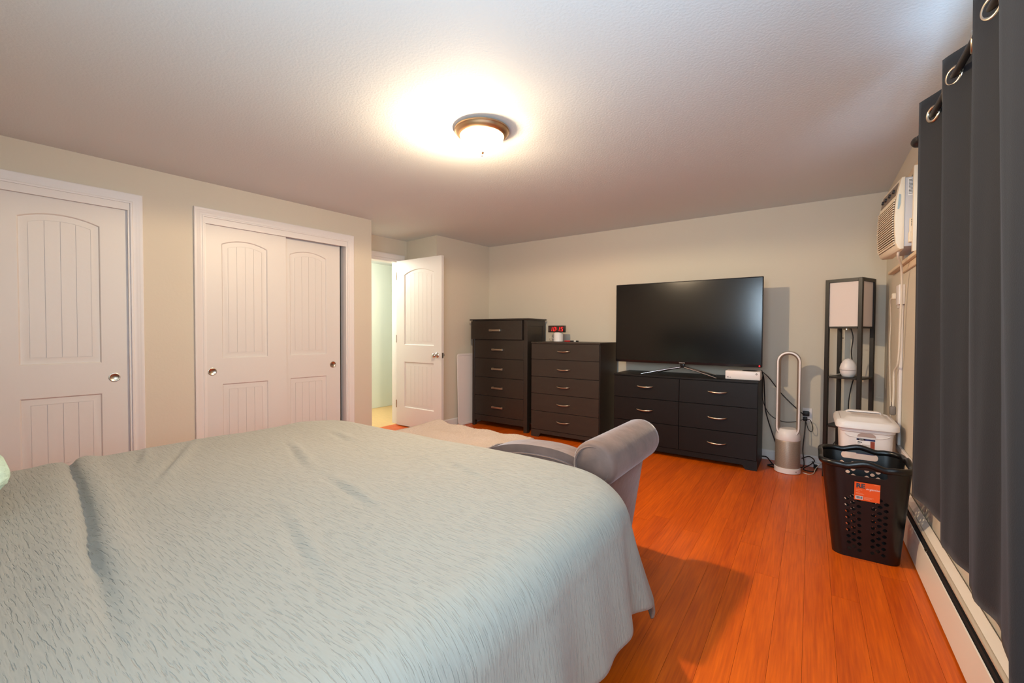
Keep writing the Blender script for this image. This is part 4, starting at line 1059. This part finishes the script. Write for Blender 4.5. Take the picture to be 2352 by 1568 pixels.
# front fascia: bulging profile in x,z swept along y
fp = [(0.412, 1.602), (0.396, 1.600), (0.384, 1.610), (0.377, 1.64), (0.3725, 1.70), (0.371, 1.78), (0.374, 1.85), (0.380, 1.905), (0.394, 1.985), (0.399, 2.0), (0.412, 2.0)]
def turn(bm):
    for v in bm.verts:
        if v.co.x < 0.405: v.co.x -= 0.083 * (v.co.y - 3.2)
    return bm
bm = B(); prism(bm, fp[::-1], 'y', 3.20, 3.61, 0.006, 2); finish('fascia', turn(bm), m_cream, root, smooth=40)
bm = B()
def fx_at(z): 
    for (a, b_) in zip(fp[2:-3], fp[3:-2]):
        if a[1] <= z <= b_[1]: return lerp(a[0], b_[0], (z - a[1]) / (b_[1] - a[1]))
    return 0.35
finish('grille_shadow', turn(prism(B(), [(fx_at(1.63) - 0.0012, 1.63), (fx_at(1.70) - 0.0012, 1.70), (fx_at(1.78) - 0.0012, 1.78), (fx_at(1.85) - 0.0012, 1.85), (fx_at(1.885) - 0.0012, 1.885), (fx_at(1.885) + 0.004, 1.885), (fx_at(1.78) + 0.004, 1.78), (fx_at(1.63) + 0.004, 1.63)], 'y', 3.222, 3.595)), mat('grille_dark', srgb(70, 54, 42), 0.7), root, smooth=0)
for k in range(19):
    z = 1.632 + k * 0.0135
    bm = B(); xf = fx_at(z); prism(bm, [(xf - 0.0012, z), (xf - 0.0075, z - 0.001), (xf - 0.0075, z + 0.0045), (xf - 0.0012, z + 0.0065)], 'y', 3.223, 3.594); finish('louvre', turn(bm), m_cream, root, smooth=0)
bm = B(); prism(bm, [(0.381, 1.909), (0.3785, 1.910), (0.391, 1.980), (0.3945, 1.979)], 'y', 3.235, 3.585); finish('control_panel', turn(bm), mat('control_grey', srgb(120, 104, 90), 0.4), root, smooth=0)
for yk in (3.29, 3.38, 3.47, 3.54):
    bm = B(); lathe(bm, [(0.012, 0), (0.011, 0.010), (0, 0.0105)], 14, (0.3855, yk, 1.943), Matrix.Rotation(math.radians(-80), 4, 'Y'))
    finish('control_knob', turn(bm), m_ink, root, smooth=40)
bm = B(); prism(bm, [(0.381, 1.825), (0.385, 1.823), (0.392, 1.85), (0.393, 1.905), (0.386, 1.905)], 'y', 3.1975, 3.20); finish('end_window', bm, mat('smoke_blue', srgb(150, 170, 176), 0.3), root, smooth=0)
bm = B(); bm.faces.new([bm.verts.new(p) for p in ((0.424, 3.2038, 1.895), (0.456, 3.2038, 1.895), (0.456, 3.2038, 1.988), (0.424, 3.2038, 1.988))]); finish('rating_label', bm, m_print, root, smooth=0)
bm = B()
for k in range(11):
    z = 1.902 + k * 0.0076; e = random.uniform(0.448, 0.4545)
    bm.faces.new([bm.verts.new(p) for p in ((0.4265, 3.2030, z), (e, 3.2030, z), (e, 3.2030, z + 0.003), (0.4265, 3.2030, z + 0.003))])
finish('label_print', bm, m_ink, root, smooth=0)
# remote in its clip on the side of the case
root = thing('remote_control', 'cream remote control clipped to the side of the air conditioner', 'remote', (0.445, 3.19, 1.63))
bm = B(); bx(bm, 0.430, 0.452, 3.180, 3.196, 1.660, 1.765, 0.004, 2); finish('handset', bm, m_cream, root, smooth=30)
bm = B()
for k in range(4): bx(bm, 0.4365, 0.4415, 3.1785, 3.181, 1.722 + k * 0.010, 1.727 + k * 0.010)
finish('buttons', bm, m_ink, root, smooth=0)
bm = B(); bx(bm, 0.428, 0.461, 3.176, 3.2035, 1.632, 1.690, 0.003, 1); finish('clip', bm, m_cream, root, smooth=30)

# socket box, cable channel, plug and cords on the right wall
socket_root = root = thing('wall_socket', 'white surface socket box below the air conditioner', 'socket', (XR, 3.75, 1.38))
bm = B(); bx(bm, XR - 0.030, XR, 3.60, 3.72, 1.315, 1.44, 0.004, 2); finish('box', bm, m_whitepl, root, smooth=30)
bm = B(); bx(bm, XR - 0.006, XR, 3.76, 3.86, 1.30, 1.45, 0.002, 1); finish('plate', bm, m_whitepl, root, smooth=30)
bm = B(); bx(bm, XR - 0.04, XR - 0.006, 3.79, 3.83, 1.36, 1.40, 0.006, 2); finish('plug', bm, m_cream, root, smooth=30)
root = thing('cable_channel', 'white plastic cable channel running down the right wall from the socket', 'cable channel', (XR, 3.66, 0.42))
bm = B(); bx(bm, XR - 0.016, XR - 0.001, 3.63, 3.70, 0.41, 1.315, 0.003, 1); finish('upright', bm, m_whitepl, root, smooth=30)
bm = B(); bx(bm, XR - 0.016, XR - 0.001, 2.85, 3.70, 0.385, 0.425, 0.003, 1); finish('run', bm, m_whitepl, root, smooth=30)
bm = B(); tube(bm, [(0.405, 3.30, 1.615), (0.402, 3.32, 1.58), (0.43, 3.42, 1.53), (0.445, 3.50, 1.40), (0.448, 3.55, 1.15), (0.446, 3.58, 0.95), (0.440, 3.68, 0.88), (0.442, 3.69, 0.75), (0.44, 3.70, 0.625)], 0.006, 8, 6)
finish('power_cord', bm, m_cordw, ac_root, smooth=60, label='thick cream cord hanging behind the bin')
bm = B(); tube(bm, [(0.440, 3.81, 1.375), (0.433, 3.84, 1.36), (0.440, 3.90, 1.32), (0.452, 3.97, 1.20), (0.45, 3.98, 1.08), (0.448, 3.93, 0.90), (0.445, 3.86, 0.72), (0.444, 3.82, 0.60), (0.45, 3.85, 0.40)], 0.003, 8, 6)
finish('cord', bm, m_cordw, socket_root, smooth=60, label='thin cream cord hanging from the plug')
bm = B(); bx(bm, 0.424, 0.456, 3.685, 3.715, 0.60, 0.66, 0.01, 2); lathe(bm, [(0.008, 0), (0.008, 0.03)], 10, (0.44, 3.70, 0.655)); finish('inline_plug', bm, mat('grey_rubber', srgb(120, 110, 102), 0.5), ac_root, smooth=40)

# outlet and cables behind the fan
outlet_root = root = thing('back_outlet', 'white wall outlet with black adapters right of the tower fan', 'socket', (-0.02, YB, 0.43))
bm = B(); bx(bm, -0.055, 0.015, YB - 0.006, YB, 0.375, 0.49, 0.002, 1); finish('plate', bm, m_whitepl, root, smooth=30)
bm = B(); bx(bm, -0.052, -0.005, YB - 0.045, YB - 0.006, 0.425, 0.465, 0.006, 2); bx(bm, -0.05, -0.018, YB - 0.035, YB - 0.006, 0.382, 0.414, 0.005, 2); finish('adapter', bm, m_cordb, root, smooth=30)
strip_root = root = thing('power_strip', 'white power strip on the floor behind the laundry basket and fan', 'power strip', (0.05, 4.33, 0))
bm = B(); bx(bm, 0.0, 0.12, 4.405, 4.444, 0.0, 0.035, 0.006, 2); finish('strip_case', bm, m_whitepl, root, smooth=30)
bm = B(); bx(bm, 0.03, 0.058, 4.37, 4.404, 0.0, 0.03, 0.004, 1); finish('adapter', bm, m_cordb, root, smooth=30)
def cord(parent, label, pts, r=0.004, m_=None):
    bm = B(); tube(bm, pts, r, 7, 7); return finish('cord', bm, m_ or m_cordb, parent, smooth=60)
cord(tv_root, 'black cord sagging from the dresser top across behind the fan to the outlet', [(-0.335, 4.2, 0.80), (-0.30, 4.36, 0.74), (-0.22, 4.40, 0.62), (-0.14, 4.40, 0.53), (-0.06, 4.41, 0.45), (-0.035, 4.42, 0.44)], 0.004)
cord(tv_root, 'thick black cord dropping beside the dresser edge to the floor', [(-0.342, 4.18, 0.815), (-0.328, 4.22, 0.74), (-0.325, 4.28, 0.60), (-0.315, 4.30, 0.45), (-0.27, 4.32, 0.28), (-0.22, 4.34, 0.12), (-0.19, 4.34, 0.02)], 0.005)
cord(console_root, 'thin black cord looping low from the dresser edge behind the fan', [(-0.335, 4.20, 0.78), (-0.345, 4.30, 0.66), (-0.34, 4.32, 0.54), (-0.29, 4.36, 0.42), (-0.20, 4.39, 0.365), (-0.11, 4.40, 0.37), (-0.05, 4.41, 0.395)], 0.003)
cord(outlet_root, 'black cord falling from the outlet adapter to the floor right of the fan', [(-0.03, 4.42, 0.39), (-0.035, 4.38, 0.30), (-0.045, 4.36, 0.15), (-0.035, 4.33, 0.03), (-0.06, 4.30, 0.006)], 0.004)
cord(outlet_root, 'black cord with a small loop hanging from the outlet', [(-0.03, 4.42, 0.39), (0.0, 4.40, 0.40), (0.02, 4.40, 0.34), (0.012, 4.40, 0.30), (-0.01, 4.40, 0.32), (-0.028, 4.41, 0.38)], 0.003)
cord(fan_root, 'black cord coiled on the floor between fan and shelf lamp', [(-0.05, 4.25, 0.10), (0.0, 4.33, 0.105), (0.035, 4.36, 0.07), (0.01, 4.33, 0.04), (-0.04, 4.28, 0.006), (0.02, 4.24, 0.006), (0.05, 4.34, 0.006), (0.02, 4.40, 0.05)], 0.004)
cord(strip_root, 'white cord curving on the floor right of the fan', [(-0.04, 4.17, 0.004), (0.0, 4.15, 0.004), (0.03, 4.20, 0.004), (0.045, 4.30, 0.02), (0.08, 4.36, 0.05)], 0.003, m_cordw)
cord(strip_root, 'black cord lying on the floor between dresser and fan', [(-0.34, 4.33, 0.05), (-0.30, 4.28, 0.06), (-0.26, 4.22, 0.03), (-0.23, 4.19, 0.006), (-0.29, 4.24, 0.006), (-0.21, 4.30, 0.006)], 0.005)
